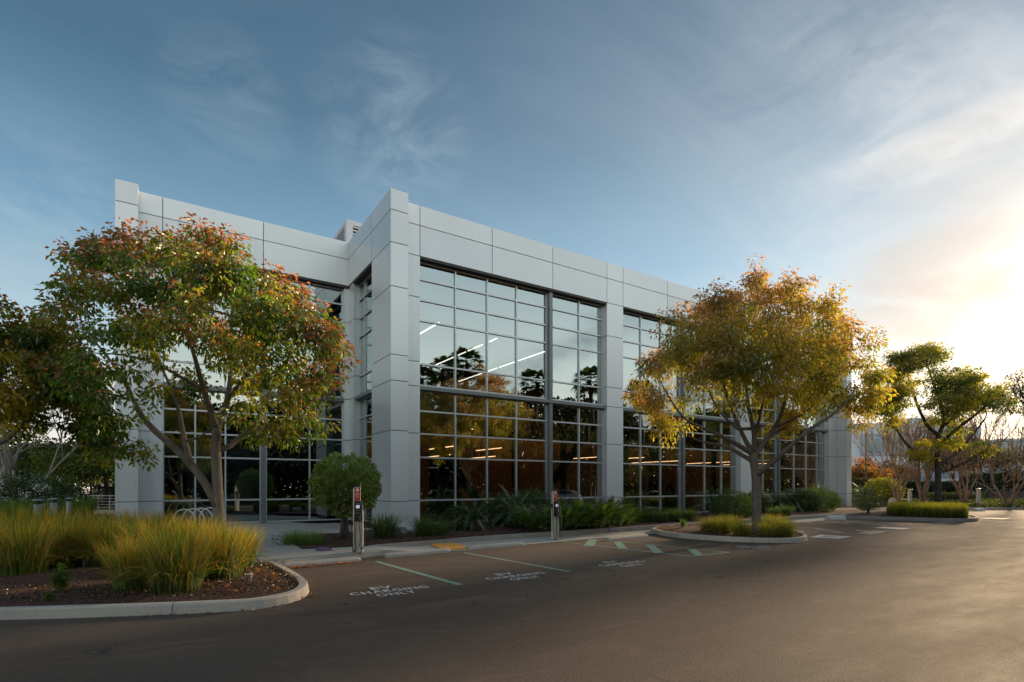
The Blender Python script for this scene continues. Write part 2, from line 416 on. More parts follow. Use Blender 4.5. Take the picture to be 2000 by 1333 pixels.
# parking lot: fine grid with faint real unevenness
def lot():
    m = MB(); xs = np.concatenate([np.linspace(-70, 110, 91)]); ys = np.linspace(-45, 46, 60)
    X, Y = np.meshgrid(xs, ys); Z = np.zeros_like(X)
    V = np.stack([X, Y, Z], -1).reshape(-1, 3); nx = len(xs)
    i = np.arange(len(ys) - 1)[:, None] * nx + np.arange(nx - 1)[None]
    i = i.ravel(); m.add(V, np.stack([i, i + 1, i + nx + 1, i + nx], 1))
    return tag(m.build('parking_lot', MAT['asphalt']), None, None, None, 'structure')
lot()

def offset_poly(poly, d):
    n = len(poly); a = sum(poly[i][0]*poly[(i+1)%n][1] - poly[(i+1)%n][0]*poly[i][1] for i in range(n))
    if a < 0: poly = poly[::-1]
    out = []
    for i in range(n):
        p0, p1, p2 = Vector(poly[i-1]), Vector(poly[i]), Vector(poly[(i+1) % n])
        e1 = (p1 - p0).normalized(); e2 = (p2 - p1).normalized()
        n1 = Vector((-e1.y, e1.x)); n2 = Vector((-e2.y, e2.x)); b = (n1 + n2)
        b = b / max(.35, b.length_squared / 2) if b.length > 1e-4 else n1
        b = b * 1.0
        s_ = d / max(.4, (b.normalized()).dot(n1)); q = p1 + b.normalized() * s_
        out.append((q.x, q.y))
    return poly, out
def resample(poly, step, closed=True):
    out = []; n = len(poly)
    for i in range(n if closed else n - 1):
        a, b = Vector(poly[i]), Vector(poly[(i + 1) % n]); k = max(1, int((b - a).length / step))
        for j in range(k): out.append(tuple(a.lerp(b, j / k)))
    if not closed: out.append(tuple(poly[-1]))
    return out
def smooth_poly(poly, it=2, closed=True):
    for _ in range(it):
        out = []; n = len(poly)
        for i in range(n):
            a, b = Vector(poly[i]), Vector(poly[(i + 1) % n])
            out += [tuple(a.lerp(b, .25)), tuple(a.lerp(b, .75))]
        poly = out
    return poly
def kerb_ring(name, poly, z=.15, w=.16, mat='kerb', batter=.025, label=None, z0=-.02):
    """raised kerb following a closed outline (outer edge at asphalt level)"""
    rng = np.random.default_rng(len(poly))
    outer, top_o = offset_poly(poly, batter); _, r1 = offset_poly(poly, batter + .022); _, top_i = offset_poly(poly, w)
    n = len(outer); V = []; fs = []
    for q, zz_ in ((outer, z0), (top_o, z - .022), (r1, z), (top_i, z), (top_i, z - .12)):
        for p in q: V.append((p[0] + rng.normal() * .0015, p[1] + rng.normal() * .0015, zz_ + rng.normal() * .0012))
    for r_ in range(4):
        for i in range(n):
            j = (i + 1) % n; fs.append([r_*n + i, r_*n + j, (r_+1)*n + j, (r_+1)*n + i])
    m = MB(); m.add(V, fs)
    tag(m.build(name, MAT[mat], smooth=False), label, None, None, 'structure')
    jm = MB(); acc = 0.0; nj = 0
    for i in range(n):
        a, b = Vector(outer[i]), Vector(outer[(i + 1) % n]); acc += (b - a).length
        if acc > 3.0 and a.length < 60:
            acc = 0.0; nj += 1; e = (b - a).normalized() * .006; q = [Vector(outer[i]), Vector(top_o[i]), Vector(r1[i]), Vector(top_i[i])]; zs_ = [z0, z - .022, z, z]; V = []
            out_ = (q[0] - q[3]).normalized() * .002
            for p_, zz_ in zip(q, zs_): V += [(p_.x - e.x + out_.x, p_.y - e.y + out_.y, zz_ + .003), (p_.x + e.x + out_.x, p_.y + e.y + out_.y, zz_ + .003)]
            jm.add(V, [[2*r_, 2*r_+1, 2*r_+3, 2*r_+2] for r_ in range(3)])
    if nj: tag(jm.build('kerb_joint', MAT['joint']), None, None, None, 'structure')
    return top_i
def kerb_line(name, pts, z, w, mat='kerb', side=1, zlo=-.02, zs=None):
    """open kerb strip; zs optional top height per point"""
    pts = [Vector(p) for p in pts]; m = MB(); n = len(pts)
    for i in range(n - 1):
        a, b = pts[i], pts[i + 1]; e = (b - a).normalized(); nn = Vector((-e.y, e.x)) * side * w
        za, zb = (zs[i], zs[i+1]) if zs else (z, z)
        L_ = (b - a).length; k_ = max(1, round(L_ / 3.0))
        for j in range(k_):
            s0, s1 = j / k_, (j + 1) / k_ - .010 / L_
            p0, p1 = a.lerp(b, s0), a.lerp(b, s1); z_0, z_1 = za + (zb-za)*s0, za + (zb-za)*s1
            q = .018
            nu = nn.normalized()
            rows = [(0, zlo), (.012, -q), (.012 + q, 0), (w, 0), (w, zlo)]
            V = []
            for (P_, zt) in ((p0, z_0), (p1, z_1)):
                for off, dz in rows:
                    zz_ = dz if dz == zlo else zt + dz
                    V.append((P_.x + nu.x * off, P_.y + nu.y * off, zz_))
            fs = [[r_, r_ + 1, 5 + r_ + 1, 5 + r_] for r_ in range(4)] + [[0,1,2,3,4], [9,8,7,6,5]]
            m.add(V, fs)
    return tag(m.build(name, MAT[mat]), None, None, None, 'structure')
def mulch_bed(name, poly, z, amp=.03, step=.35, seed=1, mound=0.0, mat='mulch'):
    """mulch surface: grid clipped to the outline by a fan of rings towards the centre"""
    poly = resample(poly, step); n = len(poly); c = np.mean(poly, axis=0); m = MB()
    rings = 7; V = []; Pn = np.array(poly)
    for r_ in range(rings):
        t = r_ / (rings - .0)
        q = Pn * (1 - t) + c * t
        zz_ = z + mound * math.sin(min(1, t * 1.6) * 1.57) + (0 if r_ == 0 else 1) * amp * (bumps(np.c_[q, np.zeros(n)], seed, 1.1) - .4)
        V.append(np.c_[q, np.broadcast_to(zz_, n)])
    V = np.concatenate(V); V = np.r_[V, [[c[0], c[1], z + mound]]]
    fs = []
    for r_ in range(rings - 1):
        for i in range(n): j = (i + 1) % n; fs.append([r_*n+i, r_*n+j, (r_+1)*n+j, (r_+1)*n+i])
    for i in range(n): fs.append([(rings-1)*n+i, (rings-1)*n+(i+1)%n, rings*n])
    m.add(V, fs); return tag(m.build(name, MAT[mat], smooth=True), None, None, None, 'structure')

# ---- near island, lower left
isl1 = [G(-160, 1214), G(0, 1212), G(200, 1206), G(380, 1199), G(470, 1194.5), G(530, 1187), G(575, 1177), G(601, 1165), G(606, 1153), G(594, 1140), G(572, 1126), G(553, 1116), G(543, 1110)]
far_l = [(2.0, 13.25), (-2.2, 13.6), (-2.6, 17.0), (-9, 19.0), (-14, 16.0)]
isl1 = isl1 + far_l
isl1 = smooth_poly(isl1, 1)
in1 = kerb_ring('kerb', isl1, .15, .165, 'kerb', label='pale concrete kerb curving round the near grass island')
mulch_bed('mulch_bed', in1, .10, .07, .3, 3, .10)
# ---- pavement: main slab, ramped down to the asphalt beyond the first charger
KX = G(752, 1086)[0]; KY = 13.12
edge = [G(545, 1108), G(640, 1096), G(752, 1084)]
def walkz(x): return .145 if x < KX else max(.012, .145 - (x - KX) * .095)
def pavement():
    m = MB()
    back = lambda x: 21.3 if x < 7.0 else (kerb_y(x) + .25)
    xs = list(np.arange(-9, 60, .6)); xs += [KX, KX + .001]; xs = sorted(xs)
    V = []; fs = []
    for x in xs:
        y0 = walk_y(x); y1 = 27.2 if x < 7.6 else kerb_y(x) + .30
        for t in (0, .5, 1): V.append((x, y0 + (y1 - y0) * t, walkz(x)))
    for i in range(len(xs) - 1):
        for t in range(2): a = i * 3 + t; fs.append([a, a + 3, a + 4, a + 1])
    m.add(V, fs)
    q = MB(); V = []
    for x in xs: V += [(x, walk_y(x), walkz(x)), (x, walk_y(x), -.02)]
    m.add(V, [[2*i, 2*i+1, 2*i+3, 2*i+2] for i in range(len(xs) - 1)])
    return tag(m.build('pavement', MAT['walk']), 'pale concrete pavement between the parking bays and the planting', None, None, 'structure')
def interp(x, tab):
    xs, ys = zip(*tab); return float(np.interp(x, xs, ys))
WY = sorted([(-9, 13.6), G(543, 1109), G(640, 1097), G(752, 1085), G(906, 1075.5), G(1095, 1058), G(1258, 1044)] ) + [G(1500, 1026.5, 0), G(1650, 1013.5, 0), (60, 18.6)]
def walk_y(x): return interp(x, WY)
KYT = [G(722, 1068.5, .13), G(868, 1062, .02), G(1000, 1054.5), G(1240, 1038), G(1500, 1020), G(1690, 1006.5), (60, 17.9)]
def kerb_y(x): return interp(x, KYT)
pavement()
# expansion joints cut in the slab read as thin dark strips of filler
def joint_strips():
    m = MB()
    for x in (-1.0, 1.35, 3.75, 6.4, 9.0, 11.8, 14.6, 17.4, 20.2, 23.0, 26, 29, 32):
        y0 = walk_y(x); y1 = 26.3 if x < 5 else kerb_y(x) - .01
        z = walkz(x); z2 = z
        m.add([(x, y0 + .02, z + .003), (x + .014, y0 + .02, z + .003), (x + .014, y1, z2 + .003), (x, y1, z2 + .003)], [[0, 1, 2, 3]])
    for y in (16.6, 19.6, 22.8):
        m.add([(-6, y, .148), (4.6 if y < 21 else 7.2, y, .148), (4.6 if y < 21 else 7.2, y + .014, .148), (-6, y + .014, .148)], [[0, 1, 2, 3]])
    tag(m.build('pavement_joint', MAT['joint']), None, None, None, 'structure')
joint_strips()
kerb_line('kerb', [(-6, 13.5), G(543, 1109), G(640, 1097), G(752, 1085)], .148, .15, 'kerb_dark', 1)['label'] = 'weathered kerb edge under the first charging post'
# planter kerb rising behind the sloping pavement
kz = [.165, .17, .18, .19, .20, .20, .20]
kerb_line('kerb', [(p[0], p[1]) for p in KYT], .19, .15, 'kerb_dark', 1, zs=kz)['label'] = 'long low concrete kerb holding the planting bed along the building'
# left edge of the planting bed flush with the entrance slab
bedL = [G(590, 1073, .15), G(556, 1051, .15)]
bed = [(KYT[0][0] - .0, KYT[0][1] + .1)] + [(x, kerb_y(x) + .12) for x in (6.5, 9, 12, 16, 20, 26, 32, 38, 44, 50)] + [(50, 21.6), (9.4, 21.5), (9.3, 20.9), (7.4, 20.5), (6.0, 19.6), bedL[1], bedL[0]]
mulch_bed('mulch_bed', bed, .172, .05, .4, 5, .03)
# ---- middle island with the tree
isl2 = [G(1262, 1038), G(1300, 1049), G(1400, 1057.5), G(1480, 1061), G(1540, 1061.5), G(1570, 1060), G(1580, 1055), G(1570, 1049), G(1530, 1041), G(1440, 1034), G(1330, 1031.5)]
isl2 = smooth_poly(isl2, 1)
in2 = kerb_ring('kerb', isl2, .16, .15, 'kerb', label='kerb round the middle island with the large orange tree')
mulch_bed('mulch_bed', in2, .12, .05, .3, 9, .10)
# ---- far island with the low grass hedge
isl3 = [G(1632, 1012.5), G(1700, 1015.5), G(1800, 1018.5), G(1880, 1020), G(1908, 1019.5), G(1914, 1016.5), G(1905, 1013), G(1860, 1007), G(1760, 1003), G(1660, 1006)]
in3 = kerb_ring('kerb', smooth_poly(isl3, 1), .17, .16, 'kerb_dark', label='kerb round the far island with the clipped grass hedge')
mulch_bed('mulch_bed', in3, .13, .05, .5, 11, .05)
# ---- planting verge on the far right with its own kerb
v4 = [G(1886, 996.5), G(1940, 996), G(2000, 995.5), G(2060, 995)]
far4 = [(v4[0][0], v4[0][1])] + v4[1:] + [(75, 14), (90, 22), (88, 40), (56, 44), (46.5, 30), (45.8, 22)]
in4 = kerb_ring('kerb', far4, .16, .16, 'kerb', label='straight kerb in front of the far ground cover verge')
mulch_bed('soil_verge', in4, .12, .04, 1.0, 13, .1, 'terrain')

# ---------------------------------------------------------------- paint on the asphalt
PAINT_Z = [.004]
def stripe(name, a, b, w, mat, label, w2=None):
    a = Vector(a); b = Vector(b); e = (b - a).normalized(); nn = Vector((-e.y, e.x)); w2 = w2 or w
    PAINT_Z[0] += .0004; z = PAINT_Z[0]
    m = MB(); K = max(2, int((b - a).length / .3)); V = []
    for i in range(K + 1):
        p = a.lerp(b, i / K); ww = (w + (w2 - w) * i / K) / 2
        V += [(p.x - nn.x * ww, p.y - nn.y * ww, z), (p.x + nn.x * ww, p.y + nn.y * ww, z)]
    m.add(V, [[2*i, 2*i+2, 2*i+3, 2*i+1] for i in range(K)])
    return tag(m.build(name, MAT[mat]), label, None, None, 'structure')
stripe('parking_line', G(735, 1097.5), G(899, 1143), .13, 'paint_green', 'green bay line nearest the camera beside the first charging post')
stripe('parking_line', G(906, 1080), G(1112, 1117), .11, 'paint_green', 'green bay line between the first and second charging lettering')
A0, A1 = G(1098, 1059), G(1350, 1087.5); B0, B1 = G(1160, 1054), G(1424, 1079.5)
stripe('parking_line', A0, A1, .10, 'paint_green', 'near edge line of the green hatched aisle')
stripe('parking_line', B0, B1, .10, 'paint_green', 'far edge line of the green hatched aisle')
stripe('parking_line', A1, B1, .12, 'paint_green', 'closing line at the tip of the green hatched aisle')
for (a, b, w), lb in zip((((1150, 1067), (1158, 1054.5), .30), ((1218, 1073.5), (1206, 1059.5), .26), ((1288, 1081.5), (1269, 1065.5), .26), ((1365, 1085), (1349, 1073), .24)),
        ('first broad hatch bar by the second charging post', 'second broad hatch bar of the green aisle', 'third broad hatch bar of the green aisle', 'last broad hatch bar near the tip of the green aisle')):
    stripe('hatch_bar', G(*a), G(*b), w, 'paint_green', lb)
far_lines = [((1556, 1018), (1585, 1022)), ((1602, 1018), (1659, 1024.5)), ((1648, 1018.5), (1732, 1027.5)), ((1720, 1021), (1783, 1027)), ((1592, 1033), (1648, 1042)), ((1671, 1036), (1700, 1040)),
             ((1549, 1035), (1570, 1040)), ((1885, 1012), (1990, 1013))]
fl_names = ['short', 'second', 'long', 'fourth', 'bold', 'stubby', 'faint', 'distant']
for (a, b), nm in zip(far_lines, fl_names):
    stripe('parking_line', G(*a), G(*b), .12, 'paint_white', f'{nm} white bay line beyond the middle island')
for i, (a, b) in enumerate((((1549, 1030), (1655, 1036)), ((1549, 1037), (1690, 1044)), ((1600, 1019), (1790, 1030)), ((1880, 1003), (2010, 1005)), ((1890, 999.5), (2010, 1000.5)))):
    stripe('parking_line', G(*a), G(*b), .10, 'paint_greyed', ('thin', 'thin lower', 'thin long', 'thin remote', 'thin remotest')[i] + ' worn grey bay line on the far lot')
def quad(name, pts, mat, label, z=None):
    PAINT_Z[0] += .0004; m = MB(); m.add([(*G(*p), PAINT_Z[0]) for p in pts], [[0, 1, 2, 3]])
    return tag(m.build(name, MAT[mat]), label, None, None, 'structure')
quad('accessible_square', [(1580, 1050), (1637, 1053.5), (1664, 1049), (1604, 1045.5)], 'paint_white', 'white painted accessible bay square nearest the middle island')
quad('accessible_square', [(1600, 1049.6), (1632, 1051.6), (1648, 1049), (1612, 1047)], 'paint_blue', 'blue painted panel inside the nearest accessible square')
quad('accessible_square', [(1705, 1032), (1762, 1035), (1782, 1032.6), (1724, 1030)], 'paint_white', 'white painted accessible bay square in the far row')
quad('accessible_square', [(1674, 1042), (1700, 1045.5), (1735, 1039.5), (1708, 1037)], 'paint_faded', 'faded white accessible bay square with worn edges')
quad('accessible_square', [(1812, 1022), (1850, 1024), (1880, 1021.5), (1835, 1020.5)], 'paint_faded', 'faded accessible square in front of the far hedge island')
quad('accessible_square', [(1914, 1013.5), (1960, 1015.5), (1975, 1013.5), (1930, 1012)], 'paint_faded', 'worn accessible square at the right of the far hedge island')

def lettering(text, cx, cy, width, height, rot, label, mat='paint_white', parent=None, thick=.02):
    cu = bpy.data.curves.new('txt', 'FONT'); cu.body = text; cu.size = 1; cu.align_x = 'CENTER'; cu.offset = thick; cu.resolution_u = 3; cu.space_character = 1.12
    o = bpy.data.objects.new('txt', cu); COL.objects.link(o)
    me = bpy.data.meshes.new_from_object(o.evaluated_get(bpy.context.evaluated_depsgraph_get())); bpy.data.objects.remove(o); bpy.data.curves.remove(cu)
    n = len(me.vertices); a = np.empty(n * 3, np.float32); me.vertices.foreach_get('co', a); a = a.reshape(-1, 3)
    a[:, 0] -= (a[:, 0].max() + a[:, 0].min()) / 2; a[:, 1] -= a[:, 1].min()
    a[:, 0] *= width / (a[:, 0].max() - a[:, 0].min()); a[:, 1] *= height / a[:, 1].max(); a[:, 2] = 0
    me.vertices.foreach_set('co', a.ravel()); me.update()
    o = link_mesh('painted_lettering', me, MAT[mat], parent)
    o.location = (cx, cy, .010); o.rotation_euler = (0, 0, rot)
    return o
for cx, cy, rot, lb in ((3.38, 9.05, -.03, 'lettering nearest the camera beside the green line'), (6.06, 9.12, .03, 'lettering in the second bay between two green lines'),
                   (9.1, 9.2, .02, 'lettering beside the green hatched aisle'), (14.85, 9.55, -.10, 'lettering at the foot of the middle island')):
    e = empty('road_lettering', (cx, cy, 0), rot); tag(e, 'white painted EV CHARGING ONLY ' + lb, 'road lettering', 'charging bay lettering', 'structure')
    for t, dy, w in (('EV', .24, .39), ('CHARGING', -.08, 1.40), ('ONLY', -.40, .69)):
        o = lettering(t, -.06 if t == 'EV' else 0, dy, w, .235, 0, None, parent=e)

# ---------------------------------------------------------------- loose items on the pavement
def wheel_stop(a, b, label, mat='wheelstop', w=.20, h=.11):
    a = Vector(a); b = Vector(b); L_ = (b - a).length; e = (b - a).normalized(); nn = Vector((-e.y, e.x))
    root = Vector(((a.x + b.x) / 2, (a.y + b.y) / 2, 0)); m = MB(); V = []
    for s_, hh_ in ((-L_/2, .75), (-L_/2 + .08, 1), (L_/2 - .08, 1), (L_/2, .75)):
        for off, z in ((-w/2, -.01), (-w/2 + .01, h*.5*hh_), (-w/2 + .05, h*hh_), (w/2 - .05, h*hh_), (w/2 - .01, h*.5*hh_), (w/2, -.01)):
            V.append((e.x*s_ + nn.x*off, e.y*s_ + nn.y*off, z))
    fs = []
    for i in range(3):
        for j in range(6): k_ = (j + 1) % 6; fs.append([i*6+j, i*6+k_, (i+1)*6+k_, (i+1)*6+j])
    fs += [[5,4,3,2,1,0], [18,19,20,21,22,23]]
    m.add(V, fs); o = m.build('wheel_stop', MAT[mat], loc=root, bevel=.008)
    return tag(o, label, 'wheel stop', 'concrete wheel stops')
wheel_stop(G(549, 1110), G(703, 1096), 'grey concrete wheel stop at the kerb beside the near grass island')
wheel_stop(G(751, 1089.5), G(877, 1078), 'grey concrete wheel stop between the first charger and the orange pad')
wheel_stop(G(913, 1073.5), G(1021, 1065.5), 'grey concrete wheel stop just right of the orange pad')
wheel_stop(G(1000+185, 1057), G(1000+262, 1049), 'low concrete wheel stop at the foot of the middle island')
wheel_stop(G(1616, 1015.5), G(1647, 1014.8), 'white wheel stop between the middle and far islands', 'white_stop', .35, .22)
wheel_stop(G(1903, 998.5), G(1920, 998.5), 'small pale wheel stop at the far right verge kerb', 'white_stop', .4, .2)
# tactile pad with domes
def tactile():
    c = [G(838, 1063.5, .03), G(892, 1061.5, .03), G(914, 1071, .03), G(868, 1075, .03)]
    m = MB(); m.prism([tuple(p) for p in c], -.01, .045)
    o = m.build('tactile_pad', MAT['tactile']); tag(o, 'orange tactile pad set in the sloping pavement by the bays', 'tactile pad')
    d_ = MB(); A, B, C_, D = [Vector(p) for p in c]
    for i in range(1, 14):
        for j in range(1, 9):
            p = A.lerp(B, i / 14).lerp(D.lerp(C_, i / 14), j / 9); d_.lathe(p.x, p.y, [(.014, .044), (.012, .050), (.006, .052)], 6)
    d_.build('dome', MAT['tactile'], o)['kind'] = 'stuff'
tactile()
# leaf litter and mulch chips: nobody could count them
def litter(name, n, pts_fn, cols, size, seed, label, cat):
    rng = np.random.default_rng(seed); p = pts_fn(rng, n); n = len(p)
    c = p
    t = rnd_unit(rng, n); t[:, 2] *= .35; m = MB()
    col = np.array(cols)[rng.integers(0, len(cols), n)] * rng.uniform(.7, 1.2, (n, 1))
    add_leaves(m, c, t, rng.uniform(size * .5, size * 1.3, n), .5, col, rng, .1, 0)
    return tag(m.build(name, MAT['leaf']), label, cat, None, 'stuff')
def in_poly(p, poly):
    x, y = p[:, 0], p[:, 1]; c = np.zeros(len(p), bool); n = len(poly); j = n - 1
    for i in range(n):
        xi, yi = poly[i]; xj, yj = poly[j]
        c ^= ((yi > y) != (yj > y)) & (x < (xj - xi) * (y - yi) / (yj - yi + 1e-12) + xi); j = i
    return c
def scat(poly, k_=6):
    P_ = np.array(poly); lo, hi = P_.min(0), P_.max(0)
    def f_(rng, n):
        q = rng.uniform(lo, hi, (n * k_, 2)); q = q[in_poly(q, poly)][:n]; return q
    return f_
litter('mulch_chips', 16000, lambda r, n: (lambda q: np.c_[q, .155 + .05 * r.random(len(q))])(scat([p for p in [G(-40, 1205), G(560, 1178), G(590, 1150), G(500, 1105), G(300, 1100), G(-40, 1120)]])(r, n)),
       [(.035, .016, .011), (.07, .033, .022), (.15, .075, .055), (.02, .012, .01), (.22, .12, .08)], .035, 5, 'dark brown bark chips covering the near island', 'bark chips')
litter('mulch_chips', 9000, lambda r, n: (lambda q: np.c_[q, .18 + .05 * r.random(len(q))])(scat([(5, 14.9), (9, 15.3), (16, 16.0), (16, 18), (9, 19), (3, 19), (2.6, 16)])(r, n)),
       [(.035, .018, .013), (.07, .035, .025), (.13, .065, .045), (.02, .012, .01)], .04, 6, 'brown bark chips under the planting by the building', 'bark chips')
litter('mulch_chips', 5000, lambda r, n: (lambda q: np.c_[q, .155 + .05 * r.random(len(q))])(scat(in2)(r, n)),
       [(.08, .03, .022), (.16, .06, .045), (.3, .12, .08), (.03, .015, .012)], .05, 7, 'reddish bark chips and leaves on the middle island', 'bark chips')
def litter_pts(r, n):
    a = np.array(G(548, 1112)); b = np.array(G(700, 1098.5)); t = r.random(n)[:, None]
    q = a + (b - a) * t + r.normal(size=(n, 2)) * [.05, .04] - [0, .05]; return np.c_[q, np.full(n, .02)]
litter('fallen_leaves', 260, litter_pts, [(.35, .07, .02), (.5, .18, .04), (.22, .05, .03)], .06, 8, 'fallen orange leaves along the first wheel stop', 'fallen leaves')
def litter2(r, n):
    q = scat([G(-40, 1185), G(560, 1178), G(560, 1115), G(420, 1120), G(0, 1130)])(r, n); return np.c_[q, np.full(len(q), .19)]
litter('fallen_leaves', 260, litter2, [(.35, .10, .03), (.5, .2, .05), (.45, .3, .14), (.3, .05, .03)], .07, 9, 'scattered fallen leaves on the near mulch', 'fallen leaves')
litter('fallen_leaves', 150, lambda r, n: (lambda q: np.c_[q, np.full(len(q), .012)])(scat([G(0, 1290), G(1500, 1120), G(1560, 1075), G(900, 1130)])(r, n)), [(.09, .07, .05), (.16, .10, .06), (.05, .04, .035)], .04, 10, 'sparse dry leaf crumbs on the asphalt', 'fallen leaves')
def gutter(pts, seed, n, label, off=.06):
    def f_(r, _n):
        P_ = [Vector(p) for p in pts]; out = []
        for _ in range(_n):
            i = int(r.integers(0, len(P_) - 1)); a, b = P_[i], P_[i + 1]; e_ = (b - a).normalized(); q_ = a.lerp(b, r.random()) + Vector((e_.y, -e_.x)) * abs(r.normal()) * off
            out.append((q_.x, q_.y, .012))
        return np.array(out)
    return litter('fallen_leaves', n, f_, [(.20, .10, .04), (.10, .07, .05), (.30, .16, .06), (.06, .045, .035)], .045, seed, label, 'fallen leaves')
gutter([G(200, 1206), G(380, 1199), G(470, 1194.5), G(530, 1187), G(575, 1177), G(601, 1165), G(606, 1153)], 61, 110, 'dry leaf bits in the gutter of the near kerb')
gutter([G(1300, 1049), G(1400, 1057.5), G(1480, 1061), G(1540, 1061.5), G(1570, 1060)], 62, 90, 'dry leaf bits in the gutter of the middle island', .09)
# ---------------------------------------------------------------- the office building
B = empty('office_building', (7.67, 21.2, 0)); tag(B, 'two storey office building with pale grey metal panels and tall mirrored glazing', 'office building')
BO = Vector(B.location)
def bpart(mb, name, mat, parent=B, kind=None):
    o = mb.build(name, MAT[mat] if isinstance(mat, str) else mat, parent)
    if parent is B: o.location = -BO
    if kind: o['kind'] = kind
    return o
TOP = 13.62; HEAD = 11.5
LV = [.14, 1.2, 4.03, 6.02, 7.05, 9.76, 11.5, 12.79, TOP]
JG = .015
rpc = random.Random(5)
def pcol():
    g = rpc.uniform(.93, 1.03); return (g * rpc.uniform(.99, 1.01), g, g * rpc.uniform(.99, 1.01))
def panels_y(m, u0, u1, v, joints_u, zs, t=.05):
    """cladding on a wall facing -Y (front face at y=v)"""
    us = [u0] + [j for j in joints_u if u0 + .05 < j < u1 - .05] + [u1]
    for a, b in zip(us[:-1], us[1:]):
        for z0, z1 in zip(zs[:-1], zs[1:]):
            m.box(a + (JG if a != u0 else 0), b - (JG if b != u1 else 0), v, v + t, z0 + JG, z1 - (JG if z1 < TOP else 0), pcol())
def panels_x(m, u, v0, v1, joints_v, zs, t=.05, sgn=-1):
    vs = [v0] + [j for j in joints_v if v0 + .05 < j < v1 - .05] + [v1]
    for a, b in zip(vs[:-1], vs[1:]):
        for z0, z1 in zip(zs[:-1], zs[1:]):
            x0, x1 = (u, u + t) if sgn < 0 else (u - t, u)
            m.box(x0, x1, a + (JG if a != v0 else 0), b - (JG if b != v1 else 0), z0 + JG, z1 - (JG if z1 < TOP else 0), pcol())
UJ = [9.19, 12.74, 16.22, 19.81, 20.99, 24.5, 27.97, 31.48, 32.65, 36.15, 39.3, 42.5]
V1, VP, GZ = 21.2, 20.55, 21.58            # wall plane, pillar plane, glass plane
VL, VLP, VLG = 26.3, 25.7, 26.68           # left wing
U0, UG = 7.67, 8.05                        # return wall plane and its glass
up = [z for z in LV if z >= HEAD]
# parapets
m = MB(); panels_y(m, 8.404, 43.8, V1, UJ, up); bpart(m, 'parapet', 'panel')
m = MB(); panels_y(m, -.70, U0, VL, [.11, 3.89], up); bpart(m, 'parapet', 'panel')
m = MB(); panels_x(m, U0, 22.885, VL - .012, [], up); bpart(m, 'parapet', 'panel')
# pillars
def pillar(u0, u1, v, depth, zs=LV, left=True, right=True, jv=()):
    m = MB()
    for z0, z1 in zip(zs[:-1], zs[1:]):
        m.box(u0, u1, v, v + depth, z0 + JG, z1 - (JG if z1 < TOP else 0), pcol())
    o = bpart(m, 'pillar', 'panel'); return o
pillar(U0, 8.404, VP, 2.30)                           # corner pillar, deep on its return face
pillar(8.404 + .002, 9.19, V1 + .001, .9, LV[:-2])
pillar(19.81, 20.99, V1, .8, LV[:-2])
pillar(31.48, 32.65, V1, .8, LV[:-2])
pillar(42.5, 43.8 - .002, V1 + .001, .8, LV[:-2]); pillar(43.8, 44.52, VP, 1.5)
pillar(-1.43, -.70, VLP, 1.6); pillar(-.70 + .002, .11, VL + .001, .9, LV[:-2])
m = MB()                                              # slim corner column in the re-entrant corner
for z0, z1 in zip(LV[:-3], LV[1:-2]):
    m.box(7.73, UG + .12, 25.62, 26.9, z0 + JG, z1 - JG, pcol()); m.box(7.50, 7.728, 26.42, 26.9, z0 + JG, z1 - JG, pcol())
bpart(m, 'pillar', 'panel')
# dark core behind every joint
m = MB()
m.box(8.42, 43.75, V1 + .04, V1 + .30, HEAD + .02, TOP - .03); m.box(-.68, U0 + .3, VL + .04, VL + .3, HEAD + .02, TOP - .03)
m.box(U0 + .04, U0 + .3, 22.80, VL + .1, HEAD + .02, TOP - .03)
for a, b, v, d_ in ((U0, 8.404, VP, 2.3), (8.404, 9.19, V1, .9), (19.81, 20.99, V1, .8), (31.48, 32.65, V1, .8), (42.5, 43.8, V1, .8), (43.8, 44.52, VP, 1.5), (-1.43, -.70, VLP, 1.6), (-.70, .11, VL, .9)):
    m.box(a + .03, b - .03, v + .03, v + d_ - .03, .0, TOP - .04 if v in (VP, VLP) else HEAD + .01)
m.box(7.76, UG + .09, 25.66, 26.87, .1, HEAD)
bpart(m, 'wall_core', 'joint')
# soffit strips above the glass
m = MB()
m.box(9.19, 19.81, V1 + .02, GZ + .12, HEAD - .09, HEAD - .005); m.box(20.99, 31.48, V1 + .02, GZ + .12, HEAD - .09, HEAD - .005); m.box(32.65, 42.5, V1 + .02, GZ + .12, HEAD - .09, HEAD - .005)
m.box(.11, 7.7, VL + .02, VLG + .12, HEAD - .09, HEAD - .005); m.box(U0 + .02, UG + .12, 22.9, 25.6, HEAD - .09, HEAD - .005)
bpart(m, 'soffit', 'soffit')
# other sides and roof
BK = 62.0
m = MB()
panels_x(m, 44.52, V1 + .8, BK, list(np.arange(26, 62, 4.0)), LV, .2, +1)
panels_x(m, -1.43, VL + 1.0, BK, list(np.arange(30, 62, 4.0)), LV, .2, -1)
panels_y(m, -1.2, 44.3, BK - .2, list(np.arange(4, 44, 4.0)), LV, .2)
bpart(m, 'side_wall', 'panel')
m = MB(); m.box(-1.2, 44.3, 27.0, BK - .25, 12.4, 12.6); m.box(8.3, 44.3, 21.5, 27.0, 12.4, 12.6); bpart(m, 'roof', 'roofing')

